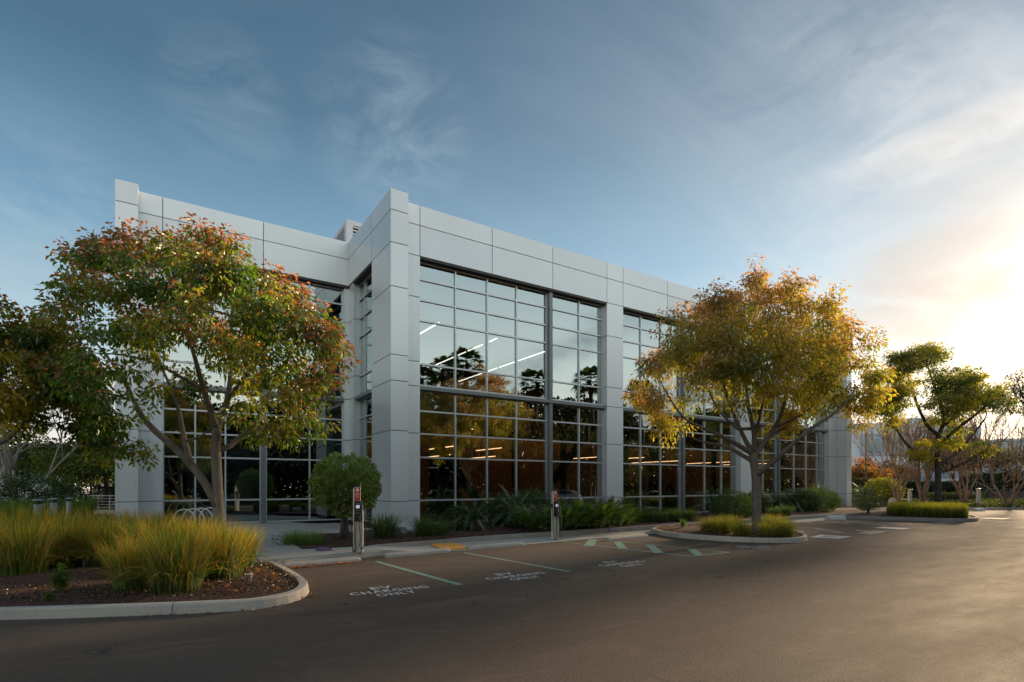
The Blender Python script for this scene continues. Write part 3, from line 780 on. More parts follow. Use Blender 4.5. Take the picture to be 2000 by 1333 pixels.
# windows: one frame per bay and storey, its panes a child
ROWS_LO = [.16, 1.2, 3.04, 4.05, 5.03, 5.92]; ROWS_UP = [6.10, 7.04, 8.90, 9.78, 10.66, HEAD - .09]
rngw = np.random.default_rng(4)
def window(axis, plane, us, rows, prot=.07, mw=.062):
    f_ = MB(); g_ = MB(); n0, n1 = us[0], us[-1]
    def bx(m_, a0, a1, d0, d1, z0, z1):
        if axis == 'y': m_.box(a0, a1, plane - d0, plane + d1, z0, z1)
        else: m_.box(plane - d0, plane + d1, a0, a1, z0, z1)
    for i, u in enumerate(us):
        a0, a1 = (u, u + .05) if i == 0 else ((u - .05, u) if i == len(us) - 1 else (u - mw / 2, u + mw / 2))
        bx(f_, a0, a1, prot, .06, rows[0], rows[-1])
    for i, z in enumerate(rows):
        z0, z1 = (z, z + .06) if i == 0 else ((z - .06, z) if i == len(rows) - 1 else (z - .035, z + .035))
        for a, b in zip(us[:-1], us[1:]):                       # transoms butt between the mullions, 4 mm back
            bx(f_, a + (.05 if a == n0 else mw / 2), b - (.05 if b == n1 else mw / 2), prot - .004, .056, z0, z1)
    fo = bpart(f_, 'window', 'frame_alu')
    for a, b in zip(us[:-1], us[1:]):
        for z0, z1 in zip(rows[:-1], rows[1:]):
            d_ = rngw.normal(0, .0016, 4)
            tx, tz = rngw.normal(0, .0022), rngw.normal(0, .0018)
            q = [(a, z0), (b, z0), (b, z1), (a, z1)]; V = []
            for (uu, zz_) in q:
                off = plane + tx * (uu - (a + b) / 2) + tz * (zz_ - (z0 + z1) / 2)
                V.append((uu, off, zz_) if axis == 'y' else (off, uu, zz_))
            g_.add(V, [[0, 1, 2, 3]] if axis == 'y' else [[3, 2, 1, 0]])
    g_.build('pane', MAT['glass'], fo)
bays = [('y', GZ, [9.19, 11.03, 12.67, 14.29, 16.12]), ('y', GZ, [16.32, 18.18, 19.81]),
        ('y', GZ, [20.99, 22.68, 24.31, 26.03]), ('y', GZ, [26.23, 28.28, 29.95, 31.48]),
        ('y', GZ, [32.65, 34.46, 36.05]), ('y', GZ, [36.25, 38.3, 39.9, 41.45, 42.5]),
        ('y', VLG, [.11, 1.27, 2.41, 3.83]), ('y', VLG, [4.03, 5.94, 7.50]),
        ('x', UG, [22.86, 24.86, 25.62])]
for ax, pl, us in bays:
    window(ax, pl, us, ROWS_LO); window(ax, pl, us, ROWS_UP)
# tubes between the bays, floor ledge
for u in (16.22, 26.13, 36.15):
    m = MB(); m.box(u - .10, u + .10, GZ - .24, GZ + .1, .14, 5.90); m.box(u - .10, u + .10, GZ - .24, GZ + .1, 6.06, HEAD - .09); bpart(m, 'steel_column', 'steel')
m = MB(); m.box(3.83, 4.03, VLG - .2, VLG + .1, .14, 5.90); m.box(3.83, 4.03, VLG - .2, VLG + .1, 6.06, HEAD - .09); bpart(m, 'steel_column', 'steel')
for a, b, v in ((9.19, 19.79, GZ), (21.01, 31.46, GZ), (32.67, 42.48, GZ), (.13, 7.48, VLG)):
    m = MB(); m.box(a, b, v - .30, v + .12, 5.905, 6.055); bpart(m, 'floor_ledge', 'steel')
m = MB(); m.box(UG - .30, UG + .1, 22.88, 25.60, 5.905, 6.055); bpart(m, 'floor_ledge', 'steel')
# interior
m = MB(); m.box(8.5, 44.2, 21.72, 61.5, .02, .15); m.box(-.9, 8.5, 26.9, 61.5, .02, .15); bpart(m, 'floor_slab', 'carpet')
m = MB(); m.box(8.5, 44.2, 21.75, 61.5, 5.2, 5.86); m.box(-.9, 8.5, 26.9, 61.5, 5.2, 5.86); bpart(m, 'floor_slab', 'inner_ceiling')
m = MB(); m.box(8.5, 44.2, 21.75, 61.5, 5.862, 6.03); m.box(-.9, 8.5, 26.9, 61.5, 5.862, 6.03); bpart(m, 'floor_slab', 'carpet')
m = MB(); m.box(8.5, 44.2, 21.75, 61.5, 11.45, 11.7); m.box(-.9, 8.5, 26.9, 61.5, 11.45, 11.7); bpart(m, 'ceiling', 'inner_ceiling_up')
m = MB(); m.box(8.7, 13.4, 29.6, 29.8, .16, 5.19); m.box(15.0, 25.0, 28.4, 28.6, .16, 5.19); m.box(26.2, 33.0, 30.4, 30.6, .16, 5.19); m.box(33.0, 44.0, 29.0, 29.2, .16, 5.19)
bpart(m, 'inner_wall', 'inner_wall')
m = MB(); m.box(-.8, 8.4, 31.2, 31.4, .16, 5.19); m.box(8.5, 8.62, 22.0, 61.0, 6.04, 11.44); m.box(-.8, 44, 44, 44.2, 6.04, 11.44); m.box(8.5, 8.62, 27.0, 31.0, .16, 5.19); bpart(m, 'inner_wall', 'inner_dark')
for a in (24.2, 24.75, 25.3):
    m = MB(); m.box(a, a + .35, 28.34, 28.39, .3, 4.4); bpart(m, 'curtain', 'inner_pale')
for u in (10.9, 14.9, 18.0, 22.6, 27.4, 30.6, 34.2, 38.6):
    m = MB(); m.box(u - .11, u + .11, 22.5, 22.72, .16, 5.19); bpart(m, 'inner_column', 'inner_dark')
for a, b in (((16.0, 22.9, .3), (20.2, 22.9, 5.1)), ((13.6, 22.9, .3), (9.6, 22.9, 5.1)), ((23.0, 23.2, 6.2), (19.0, 23.2, 11.2))):
    m = MB(); m.bar(a, b, .30, .30); bpart(m, 'brace', 'inner_dark')
m = MB(); m.box(1.0, 3.9, 27.6, 27.66, .5, 3.6); bpart(m, 'whiteboard', 'far_grey')
# lamps hanging inside, each a thing of its own
def ceiling_lamp(a, b, mat, label, w=.07, h=.04, rod=.5, ceil=11.45):
    a = Vector(a); b = Vector(b); c = (a + b) / 2
    e = empty('ceiling_lamp', (c.x, c.y, c.z)); tag(e, label, 'ceiling lamp', 'linear lamps hanging inside the building')
    m = MB(); m.bar(a - c, b - c, w, h); m.build('diffuser', MAT[mat], e)
    m = MB(); m.bar(a - c + Vector((0, 0, h / 2 + .025)), b - c + Vector((0, 0, h / 2 + .025)), w + .01, .045)
    for t in (.15, .85):
        p = a.lerp(b, t) - c; m.tube([(p.x, p.y, h / 2 + .04), (p.x, p.y, ceil - c.z)], .008, 4)
    m.build('housing', MAT['rail'], e)
Zc = 9.9
names = iter(['leftmost', 'second', 'third', 'fourth', 'fifth', 'sixth', 'seventh', 'eighth', 'ninth', 'tenth', 'eleventh', 'twelfth'])
for u, segs in ((11.6, ((24.4, 26.8),)), (15.5, ((25.3, 26.1), (26.9, 28.6), (28.9, 29.9), (30.3, 33.6))), (19.45, ((26.2, 29.1), (29.5, 31.4), (31.7, 37.4)))):
    for i, (a, b) in enumerate(segs):
        ceiling_lamp((u, a, Zc), (u, b, Zc), 'lamp_up', f"{next(names)} white linear lamp from the left behind the upper glazing, {'short lone one' if u == 11.6 else 'middle row' if u == 15.5 else 'right row'}", ceil=11.45)
for i, (u, a, b, z) in enumerate(((9.9, 23.6, 25.8, 3.6), (12.0, 23.4, 26.4, 3.75), (12.0, 24.0, 26.9, 3.35), (14.6, 23.4, 26.0, 3.75), (14.6, 24.0, 27.2, 3.35), (22.2, 23.4, 27.0, 3.55), (24.9, 23.4, 27.0, 3.55), (28.6, 23.4, 28.0, 3.45), (34.0, 23.4, 27.5, 3.5), (38.5, 23.4, 27.5, 3.5))):
    ceiling_lamp((u, a, z), (u, b, z), 'lamp_down', ('amber linear lamp, first of the ground floor by the corner pillar', 'amber linear lamp, upper one of the second pair behind the glazing', 'amber linear lamp, lower one of the second pair behind the glazing',
        'amber linear lamp, upper one left of the first steel column', 'amber linear lamp, lower one left of the first steel column', 'amber linear lamp just right of the second pillar', 'amber linear lamp left of the second steel column',
        'amber linear lamp right of the second steel column', 'amber linear lamp right of the third pillar', 'amber linear lamp farthest along the ground floor')[i], .05, .03, ceil=5.2)
for u, y_, lb in ((26.9, 25.5, 'small pendant lamp left of the second steel column'), (31.0, 25.8, 'small pendant lamp right of the second steel column')):
    e = empty('pendant_lamp', (u, y_, 3.05)); tag(e, lb + ' inside the ground floor', 'pendant lamp', 'pendants inside the ground floor')
    m = MB(); m.lathe(0, 0, [(.02, .16), (.05, .12), (.20, 0), (.19, -.005)], 12); m.build('shade', MAT['black_plastic'], e)
    m = MB(); m.lathe(0, 0, [(.05, -.005), (.05, -.04), (.02, -.055)], 8); m.build('bulb', MAT['lamp_down'], e)
    m = MB(); m.tube([(0, 0, .15), (0, 0, 2.14)], .008, 4); m.build('cord', MAT['black_plastic'], e)
for u0_, u1_, vw, lb in ((8.8, 13.3, 29.6, 'first bay'), (15.1, 24.9, 28.4, 'pillar'), (26.3, 32.9, 30.4, 'second bay'), (33.1, 43.9, 29.0, 'last bay')):  # unseen glow strips added to brighten the brown inner walls
    m = MB(); m.box(u0_, u1_, vw - 1.25, vw - 1.15, 4.62, 5.19); bpart(m, 'added_strip_screen', 'inner_ceiling')  # drop screen added only to hide the glow strip from view
    e = empty('added_wash_strip', ((u0_ + u1_) / 2, vw - 1.0, 5.1)); tag(e, 'added unseen warm strip brightening the brown inner wall, ' + lb, 'added glow strip', 'added glow strips inside the ground floor')
    m = MB(); m.box((u0_ - u1_) / 2, (u1_ - u0_) / 2, -.05, .05, -.03, 0); m.build('diffuser', MAT['added_wash'], e)
    m = MB(); m.box((u0_ - u1_) / 2, (u1_ - u0_) / 2, -.06, .06, .002, .09); m.build('housing', MAT['rail'], e)
# statue-like machine seen inside
e = empty('coffee_machine', (29.9, 25.6, .15)); tag(e, 'dark squat machine with a handle on a stand inside the ground floor window', 'machine')
m = MB(); m.box(-.36, .36, -.2, .2, 0, 1.0); m.build('stand', MAT['inner_dark'], e)
m = MB(); m.box(-.30, .30, -.18, .18, 1.0, 1.45); m.box(-.12, .12, -.12, .12, 1.45, 1.7); m.box(-.2, .2, -.03, .03, 1.7, 1.78); m.build('body', MAT['black_plastic'], e, bevel=.02)
# louvred screen on the roof
e = empty('roof_louver', (8.35, 29.0, 12.6)); tag(e, 'pale louvred plant screen standing on the roof behind the corner', 'louvre screen')
m = MB(); W_, D_, H_ = 7.0, 8.0, 3.45
m.box(0, W_, 0, D_, H_ - .24, H_)
for x, y in ((0, 0), (W_ - .35, 0), (0, D_ - .35), (W_ - .35, D_ - .35)): m.box(x, x + .35, y, y + .35, 0, H_ - .24)
m.build('frame', MAT['louver'], e)
m = MB()
for i in range(17):
    z = H_ - .24 - .105 - i * .175
    m.box(.35, W_ - .35, .03, .06, z, z + .07); m.box(.03, .06, .35, D_ - .35, z, z + .07)
m.build('slats', MAT['louver'], e)
m = MB(); m.box(.30, W_ - .30, .30, D_ - .30, 0, H_ - .26); m.build('core', MAT['dark_slot'], e)
# ---------------------------------------------------------------- trees
def interp_col(t, stops):
    xs = [s[0] for s in stops]; C = np.array([s[1] for s in stops])
    return np.stack([np.interp(t, xs, C[:, i]) for i in range(3)], 1)
def grow(nodes, par, targets, rng, seg=.4, inward=.35, curve=.12):
    """attach every target to the nearest node by a slightly bowed twig; returns tip indices"""
    N = [np.array(n) for n in nodes]; par = list(par); root = N[0]
    A = np.zeros((len(N) + len(targets) * 14, 3)); A[:len(N)] = N; n = len(N)
    pl = np.zeros(len(A))
    for i in range(1, n): pl[i] = pl[par[i]] + np.linalg.norm(A[i] - A[par[i]])
    d0 = np.min(np.linalg.norm(targets[:, None] - A[None, :n], axis=2), axis=1) if len(targets) < 3000 else np.zeros(len(targets))
    tips = []
    for ti in np.argsort(d0):
        t = targets[ti]; d = np.linalg.norm(A[:n] - t, axis=1)
        low = np.maximum(0, A[:n, 2] - t[2]) * .6
        j = int(np.argmin(d + inward * .1 * pl[:n] + low)); L_ = d[j]; kk = min(12, max(1, int(math.ceil(L_ / seg))))
        off = rng.normal(size=3); e = (t - A[j]) / (L_ + 1e-6); off -= e * off.dot(e); off = off / (np.linalg.norm(off) + 1e-6) * L_ * curve
        off[2] -= L_ * .06
        a = A[j].copy(); prev = j
        for q in range(1, kk + 1):
            s_ = q / kk; p = a + (t - a) * s_ + off * math.sin(math.pi * s_) * (1 if q < kk else 0) + (rng.normal(size=3) * .018 if q < kk else 0)
            A[n] = p; par.append(prev); pl[n] = pl[prev] + np.linalg.norm(p - A[prev]); prev = n; n += 1
            if n >= len(A): A = np.r_[A, np.zeros((2000, 3))]; pl = np.r_[pl, np.zeros(2000)]
        tips.append(prev)
    return A[:n].copy(), par, tips
def limb_mesh(mb, A, par, base_r, r_tip=.006, power=.48, sides_big=10, flare=1.25):
    n = len(A); cnt = np.zeros(n)
    kids = [[] for _ in range(n)]
    for i in range(1, n): kids[par[i]].append(i)
    for i in range(n - 1, -1, -1):
        if not kids[i]: cnt[i] += 1
        if i > 0: cnt[par[i]] += cnt[i]
    # nodes are appended after their parents, so the reverse sweep above is a valid order
    r = r_tip * np.maximum(cnt, 1) ** power
    given = np.zeros(n); given[:len(base_r)] = base_r
    r = np.maximum(np.minimum(r, 10), given)
    for i in range(len(base_r)): r[i] = base_r[i]
    for i in range(len(base_r), n): r[i] = min(r[i], r[par[i]] * .95)
    started = [(0, None)]
    while started:
        s_, p_ = started.pop(); chain = [] if p_ is None else [p_]; i = s_
        while True:
            chain.append(i)
            if not kids[i]: break
            ks = sorted(kids[i], key=lambda q: -r[q] * 1000 - cnt[q]); 
            for q in ks[1:]: started.append((q, i))
            i = ks[0]
        pts = A[chain]; rr = r[chain].copy()
        if p_ is not None: rr[0] = min(rr[0], rr[1] * 1.35)
        if len(pts) < 2: continue
        big = rr.max(); mb.tube(pts, rr, sides_big if big > .07 else 6 if big > .025 else 4 if big > .012 else 3, caps=big > .02)
def sk_chain(polys, Z0, base):
    """polylines given as (px, py, extra depth, radius); the first starts at the ground; others start on the nearest earlier node"""
    nodes = []; par = []; rad = []
    b = np.array(base)
    for k_, pl in enumerate(polys):
        pts = np.array([P(x, y, Z0 + dz) for x, y, dz, r_ in pl]) - b; rr = [q[3] for q in pl]
        # resample
        out = [pts[0]]; ro = [rr[0]]
        for a, c, ra, rc in zip(pts[:-1], pts[1:], rr[:-1], rr[1:]):
            m_ = max(1, int(np.linalg.norm(c - a) / .22))
            for j in range(1, m_ + 1): out.append(a + (c - a) * j / m_); ro.append(ra + (rc - ra) * j / m_)
        out = np.array(out)
        for _ in range(3): 
            if len(out) > 3: out[1:-1] = .25 * out[:-2] + .5 * out[1:-1] + .25 * out[2:]
        if k_ == 0: prev = -1; st = 0
        else:
            d = np.linalg.norm(np.array(nodes) - out[0], axis=1); prev = int(np.argmin(d)); st = 1
        for q, r_ in zip(out[st:], ro[st:]):
            nodes.append(q); par.append(max(prev, 0) if prev >= 0 else 0); rad.append(r_); prev = len(nodes) - 1
    return nodes, par, rad
def blob_points(blobs, Z0, base, n, rng, half, centre, squash=1.0, bias=.5, sgc=.3, zs=.8):
    """points in a crown made of blobs (px, py, radius px, weight); depth follows the crown's own roundness"""
    bl = np.array([b[:3] for b in blobs], float); w = np.array([(b[3] if len(b) > 3 else 1.0) * b[2] ** 2 for b in blobs]); w /= w.sum()
    i = rng.choice(len(bl), n, p=w); a = rng.uniform(0, 2 * np.pi, n); r = np.sqrt(rng.uniform(0, 1, n))
    px = bl[i, 0] + np.cos(a) * r * bl[i, 2]; py = bl[i, 1] + np.sin(a) * r * bl[i, 2] * squash
    ex = (px - centre[0]) / centre[2]; ey = (py - centre[1]) / centre[3]
    rr = np.clip(1 - ex ** 2 - ey ** 2, .06, 1) ** .5
    u = rng.uniform(-1, 1, n); u = np.sign(u) * np.abs(u) ** bias
    dz = half * rr * u
    # keep the real size when a blob is nearer or farther: points are placed about the crown centre line at Z0
    Q = np.array([P(x, y, Z0 + d_) for x, y, d_ in zip(px, py, dz)])
    m_ = max(8, n // 5); cen = Q[:m_]; who = rng.integers(0, m_, n - m_); sg = sgc * rng.uniform(.6, 1.25, n - m_)[:, None]
    off = rnd_unit(rng, n - m_) * (rng.random((n - m_, 1)) ** .5) * sg * 1.55; off[:, 2] = off[:, 2] * zs - sg[:, 0] * .35 * zs
    Q[m_:] = cen[who] + off
    return Q - np.array(base)
def leafy(mb, tips, outward_c, rng, per, sigma, size, width, colf, hang=.55, droop=.2, flat=.7, fold=.12):
    n = len(tips) * per; c0 = np.repeat(tips, per, 0)
    off = rnd_unit(rng, n) * (rng.random((n, 1)) ** .45) * sigma * 1.8; off[:, 2] *= flat; c = c0 + off
    td = nrm(off) + .25 * nrm(c0 - outward_c) + rng.normal(size=(n, 3)) * .35; td[:, 2] -= hang
    col = colf(c, c0, off, rng)
    add_leaves(mb, c, td, rng.uniform(size * .65, size * 1.25, n), width, col, rng, fold=fold, droop=droop)

def make_tree(name, label, Z0, base_px, base_z, polys, blobs, ntips, per, half, centre, colf, seed, size=.12, width=.55, sigma=.22, bark_='bark', r_tip=.006, group=None, hang=.55, seg=.4, flat=.7, curve=.12, bias=.6, cat='tree', power=.48, sgc=.3, zs=.8, thin=1.0):
    rng = np.random.default_rng(seed)
    base = P(base_px[0], base_px[1], Z0); base = (base[0], base[1], base_z)
    e = empty(name, base); tag(e, label, cat, group)
    nodes, par, rad = sk_chain(polys, Z0, base); rad = [r_ * thin for r_ in rad]
    T = blob_points(blobs, Z0, base, ntips, rng, half, centre, bias=bias, sgc=sgc, zs=zs)
    A, par, tips = grow(nodes, par, T, rng, seg=seg, curve=curve)
    mb = MB(); limb_mesh(mb, A, par, rad, r_tip=r_tip, power=power); mb.build('trunk', MAT[bark_], e, smooth=True)
    mb = MB(); cc = T.mean(0)
    leafy(mb, T, cc, rng, per, sigma, size, width, lambda c, c0, off, g: colf(c, c0, off, g, T), hang=hang, flat=flat)
    mb.build('crown', MAT['leaf'], e)
    return e
def autumn(green, olive, gold, red, red_amt=.5, gold_amt=.3, top_w=1.0, seed=3, f=.9):
    def fn(c, c0, off, rng, T):
        n = len(c); zmin, zmax = T[:, 2].min(), T[:, 2].max(); h = (c0[:, 2] - zmin) / (zmax - zmin)
        ctr = T.mean(0); rad_ = np.linalg.norm((c0 - ctr) / (T.std(0) * 2.0 + .01), axis=1)
        patch = bumps(c0, seed, f); patch2 = bumps(c0, seed + 5, f * 1.3)
        up_ = off[:, 2] / (np.abs(off[:, 2]).mean() + .01)
        red_s = red_amt * (.75 * top_w * h + .5 * rad_ - .50) + .40 * (patch - .5) + .15 * up_ + rng.normal(size=n) * .15
        gold_s = gold_amt + .7 * (patch2 - .5) + rng.normal(size=n) * .15
        col = np.array(green) * rng.uniform(.75, 1.3, (n, 1))
        t = np.clip((gold_s - .15) * 2.2, 0, 1)[:, None]
        two = np.array(olive) * (1 - np.clip(gold_s[:, None] * 1.4 - .4, 0, 1)) + np.array(gold) * np.clip(gold_s[:, None] * 1.4 - .4, 0, 1)
        col = col * (1 - t) + two * t
        t = np.clip((red_s - .28) * 4, 0, 1)[:, None]; col = col * (1 - t) + np.array(red) * rng.uniform(.7, 1.35, (n, 1)) * t
        return np.clip(col, 0, 1)
    return fn

# --- near left tree
Z1 = 11.9
t1_polys = [
 [(437, 1122, 0, .27), (436, 1095, 0, .215), (430, 1050, 0, .185), (426, 990, 0, .17), (424, 930, 0, .155), (421, 880, 0, .145), (423, 835, 0, .14)],
 [(424, 985, 0, .13), (400, 940, -.1, .125), (372, 905, -.2, .12), (352, 882, -.3, .11), (330, 862, -.4, .10), (300, 845, -.6, .09), (272, 820, -.7, .08), (262, 780, -.9, .065), (240, 735, -1.1, .05), (205, 690, -1.3, .035), (170, 650, -1.4, .02)],
 [(372, 905, -.2, .10), (362, 865, .1, .085), (352, 825, .3, .075), (350, 790, .5, .06), (330, 750, .7, .05), (308, 700, .9, .035), (270, 640, 1.1, .02)],
 [(426, 892, 0, .10), (448, 870, .3, .095), (475, 850, .5, .085), (500, 828, .8, .07), (520, 790, 1.0, .055), (535, 740, 1.3, .04), (560, 690, 1.5, .025)],
 [(423, 838, 0, .12), (412, 800, -.2, .10), (395, 760, -.4, .085), (388, 720, -.6, .07), (372, 670, -.8, .05), (350, 610, -1.0, .035), (330, 550, -1.1, .02)],
 [(423, 835, 0, .11), (445, 805, .1, .10), (450, 780, .2, .085), (446, 750, .3, .075), (455, 700, .4, .06), (450, 640, .4, .04), (455, 575, .4, .025)],
 [(449, 780, .2, .07), (470, 745, -.3, .06), (500, 705, -.8, .045), (530, 660, -1.2, .03), (560, 620, -1.4, .02)],
 [(352, 862, .1, .045), (380, 862, -.1, .04), (402, 850, -.2, .032), (418, 830, -.5, .022)],
 [(395, 760, -.4, .06), (350, 735, -.9, .045), (300, 705, -1.2, .035), (240, 690, -1.6, .025), (180, 690, -1.8, .015)],
 [(262, 785, -.9, .04), (225, 770, -.6, .03), (180, 765, -.2, .022), (130, 745, .2, .015)]]
t1_blobs = [(190, 515, 52), (262, 492, 48), (345, 500, 55), (410, 500, 48), (455, 530, 50), (540, 590, 52), (575, 588, 40), (620, 640, 42), (632, 682, 30), (125, 585, 38), (150, 655, 52, .8), (235, 590, 72), (340, 590, 72), (440, 610, 72), (520, 650, 62),
 (575, 710, 58), (585, 790, 34), (535, 745, 45), (540, 850, 34, .8), (490, 700, 55, .7), (170, 735, 55, .7), (215, 790, 60, .8), (235, 840, 42, .9), (115, 700, 45, .7), (290, 690, 50, .45), (390, 690, 45, .4), (180, 850, 38, .6), (300, 790, 40, .35), (470, 780, 40, .45), (520, 805, 30, .6), (110, 640, 38, .9), (370, 740, 40, .3), (480, 860, 20, .3)]
make_tree('broadleaf_tree', 'large near tree with reddening green leaves and forked grey trunk, in the golden grass island', Z1, (437, 1122), .12, t1_polys, t1_blobs, 900, 44, 2.2, (380, 660, 320, 230),
          autumn((.095, .165, .03), (.22, .28, .04), (.50, .34, .04), (.46, .14, .10), .60, .27), 11, size=.110, width=.52, sigma=.15, sgc=.36, thin=.68, r_tip=.0055, group='autumn coloured trees of the car park')
# --- tree at the left edge, trunk outside the frame
Z0_ = 12.6
t0_polys = [[(-150, 1110, 0, .25), (-148, 1000, 0, .18), (-140, 930, 0, .16), (-125, 890, 0, .14)],
 [(-130, 900, 0, .12), (-60, 880, -.2, .085), (0, 868, -.4, .065), (40, 842, -.6, .05), (62, 800, -.7, .03)], [(-128, 895, 0, .12), (-110, 820, .2, .09), (-70, 740, .3, .06), (-30, 680, .4, .04)], [(-128, 895, 0, .12), (-180, 800, -.3, .09), (-230, 700, -.4, .05)]]
t0_blobs = [(10, 640, 55), (-40, 610, 60), (40, 690, 55), (60, 740, 50), (5, 760, 65), (100, 765, 45, .9), (-60, 700, 80), (-150, 620, 90), (-230, 690, 90), (150, 800, 40, .8), (190, 840, 40, .9), (60, 815, 42, .6), (-10, 830, 40, .5), (-250, 780, 70), (130, 720, 40, .8)]
make_tree('broadleaf_tree', 'darker green tree cut off by the left edge with golden lower leaves', Z0_, (-150, 1110), .12, t0_polys, t0_blobs, 420, 54, 2.4, (-60, 710, 250, 170),
          autumn((.055, .105, .020), (.17, .19, .025), (.62, .40, .04), (.30, .10, .06), .20, .42), 17, thin=.75, size=.12, width=.56, sigma=.17, group='autumn coloured trees of the car park')
# --- middle island tree
Z2 = 18.9
t2_polys = [
 [(1476, 1047, 0, .33), (1477, 1030, 0, .27), (1478, 980, 0, .245), (1476, 930, 0, .235), (1474, 905, 0, .25), (1470, 885, 0, .24)],
 [(1480, 925, 0, .17), (1508, 905, -.4, .15), (1530, 885, -.8, .13), (1556, 860, -1.1, .11), (1585, 835, -1.4, .095), (1620, 815, -1.6, .07), (1650, 795, -1.7, .05), (1670, 760, -1.7, .03)],
 [(1470, 900, 0, .15), (1445, 890, .5, .12), (1425, 870, .9, .10), (1390, 868, 1.3, .08), (1355, 860, 1.6, .05), (1320, 835, 1.8, .03)],
 [(1466, 885, 0, .16), (1440, 868, -.3, .13), (1415, 855, -.7, .11), (1370, 835, -1.2, .08), (1335, 820, -1.6, .06), (1305, 775, -1.9, .04), (1285, 735, -2.0, .025)],
 [(1470, 885, 0, .16), (1455, 860, .2, .13), (1435, 815, .4, .10), (1415, 760, .6, .08), (1400, 690, .8, .05), (1390, 640, .9, .03)],
 [(1472, 885, 0, .16), (1475, 850, -.3, .13), (1462, 800, -.7, .10), (1455, 730, -1.1, .07), (1450, 660, -1.5, .05), (1445, 600, -1.6, .03)],
 [(1474, 890, 0, .16), (1495, 860, .1, .14), (1515, 835, .2, .12), (1530, 800, .3, .10), (1540, 740, .4, .07), (1540, 660, .5, .05), (1538, 590, .5, .03)],
 [(1500, 852, .1, .12), (1530, 838, .6, .10), (1560, 815, 1.1, .08), (1590, 770, 1.5, .055), (1610, 700, 1.9, .035), (1615, 640, 2.0, .02)],
 [(1515, 835, .2, .10), (1545, 820, -.2, .09), (1585, 805, -.5, .07), (1600, 770, -.8, .05), (1630, 720, -1.0, .035), (1650, 680, -1.0, .02)],
 [(1450, 848, -.3, .08), (1400, 800, -.6, .06), (1375, 740, -.8, .045), (1360, 690, -.9, .03)],
 [(1475, 850, -.2, .09), (1490, 790, -1.0, .07), (1500, 700, -1.6, .05), (1500, 630, -1.9, .03)]]
t2_blobs = [(1335, 690, 38, 1.0), (1350, 640, 40, 1.0), (1385, 610, 36, 1.0), (1268, 720, 20, 1.6), (1272, 770, 20, 1.3), (1420, 700, 45, .9), (1370, 760, 34, .7), (1440, 760, 34, .5), (1290, 820, 22, .8), (1540, 560, 32), (1450, 580, 40), (1500, 590, 42), (1560, 600, 45), (1410, 620, 45), (1360, 635, 34), (1470, 640, 55), (1540, 650, 55), (1600, 620, 42), (1630, 650, 42), (1590, 690, 52), (1660, 690, 40), (1700, 690, 26), (1690, 740, 36), (1640, 740, 40), (1665, 790, 26), (1340, 660, 30),
 (1265, 715, 18), (1268, 745, 20, 1.00), (1270, 775, 20, 1.00), (1300, 700, 15, 1.00), (1290, 825, 22, 1.00), (1320, 640, 20), (1340, 700, 28, 1.00), (1350, 740, 26, 0.78), (1400, 690, 48, 0.90), (1450, 710, 50, 0.78), (1520, 710, 52, 1.00), (1580, 745, 40, 1.00), (1540, 745, 36, 1.00), (1620, 700, 48, 1.00), (1600, 800, 28, 0.78), (1540, 800, 28, 0.59), (1470, 790, 30, 0.40), (1400, 760, 36, 0.53), (1470, 840, 14, 0.65), (1700, 780, 18, 0.90), (1490, 550, 22, 1.00), (1430, 655, 40)]
make_tree('broadleaf_tree', 'large round tree with orange and olive leaves on the middle kerbed island', Z2, (1476, 1047), .12, t2_polys, t2_blobs, 1250, 46, 3.0, (1490, 690, 240, 165),
          autumn((.17, .20, .045), (.36, .33, .06), (.70, .47, .08), (.46, .22, .12), .88, .50, 1.2), 23, size=.12, width=.44, sigma=.18, sgc=.34, zs=1.25, r_tip=.0045, thin=.60, curve=.08, group='autumn coloured trees of the car park', hang=.8)
# --- far right tree
Z3 = 36.0
t3_polys = [
 [(1832, 1000, 0, .36), (1832, 985, 0, .32), (1832, 930, 0, .29), (1831, 880, 0, .27), (1833, 850, 0, .24)],
 [(1832, 905, 0, .18), (1800, 895, .5, .15), (1770, 868, 1, .12), (1745, 830, 1.3, .08), (1735, 800, 1.4, .05)],
 [(1833, 850, 0, .2), (1812, 835, .3, .17), (1795, 800, .6, .14), (1780, 760, .8, .09), (1770, 720, 1, .05)],
 [(1833, 850, 0, .22), (1845, 825, -.3, .18), (1838, 790, -.5, .15), (1820, 740, -.6, .1), (1810, 710, -.7, .05)],
 [(1835, 870, 0, .2), (1865, 840, -.4, .17), (1900, 815, -.8, .13), (1930, 790, -1.2, .09), (1960, 770, -1.5, .05)],
 [(1840, 905, 0, .16), (1870, 885, .5, .13), (1900, 850, .9, .10), (1930, 810, 1.2, .06), (1910, 775, 1.4, .04)],
 [(1850, 830, 0, .15), (1870, 800, .4, .12), (1885, 765, .6, .08), (1890, 745, .7, .04)],
 [(1840, 925, 0, .10), (1880, 905, -.5, .09), (1920, 885, -1.0, .06), (1935, 870, -1.2, .04)]]
t3_blobs = [(1765, 705, 24), (1800, 700, 26), (1830, 695, 16), (1755, 735, 20, .8), (1840, 730, 18, .8), (1730, 790, 22), (1760, 780, 24), (1785, 765, 22), (1810, 790, 14, .7), (1890, 740, 20), (1855, 760, 22), (1880, 775, 22), (1915, 770, 22), (1940, 775, 20), (1965, 785, 14), (1830, 765, 18, .7), (1900, 800, 18, .7), (1840, 830, 18, .5), (1805, 870, 18, .9), (1795, 880, 14, .8), (1770, 838, 14, .5), (1930, 868, 16, 1), (1955, 872, 9, .8), (1865, 850, 16, .5), (1870, 800, 20, .6), (1740, 820, 12, .5), (1870, 885, 10, .3)]
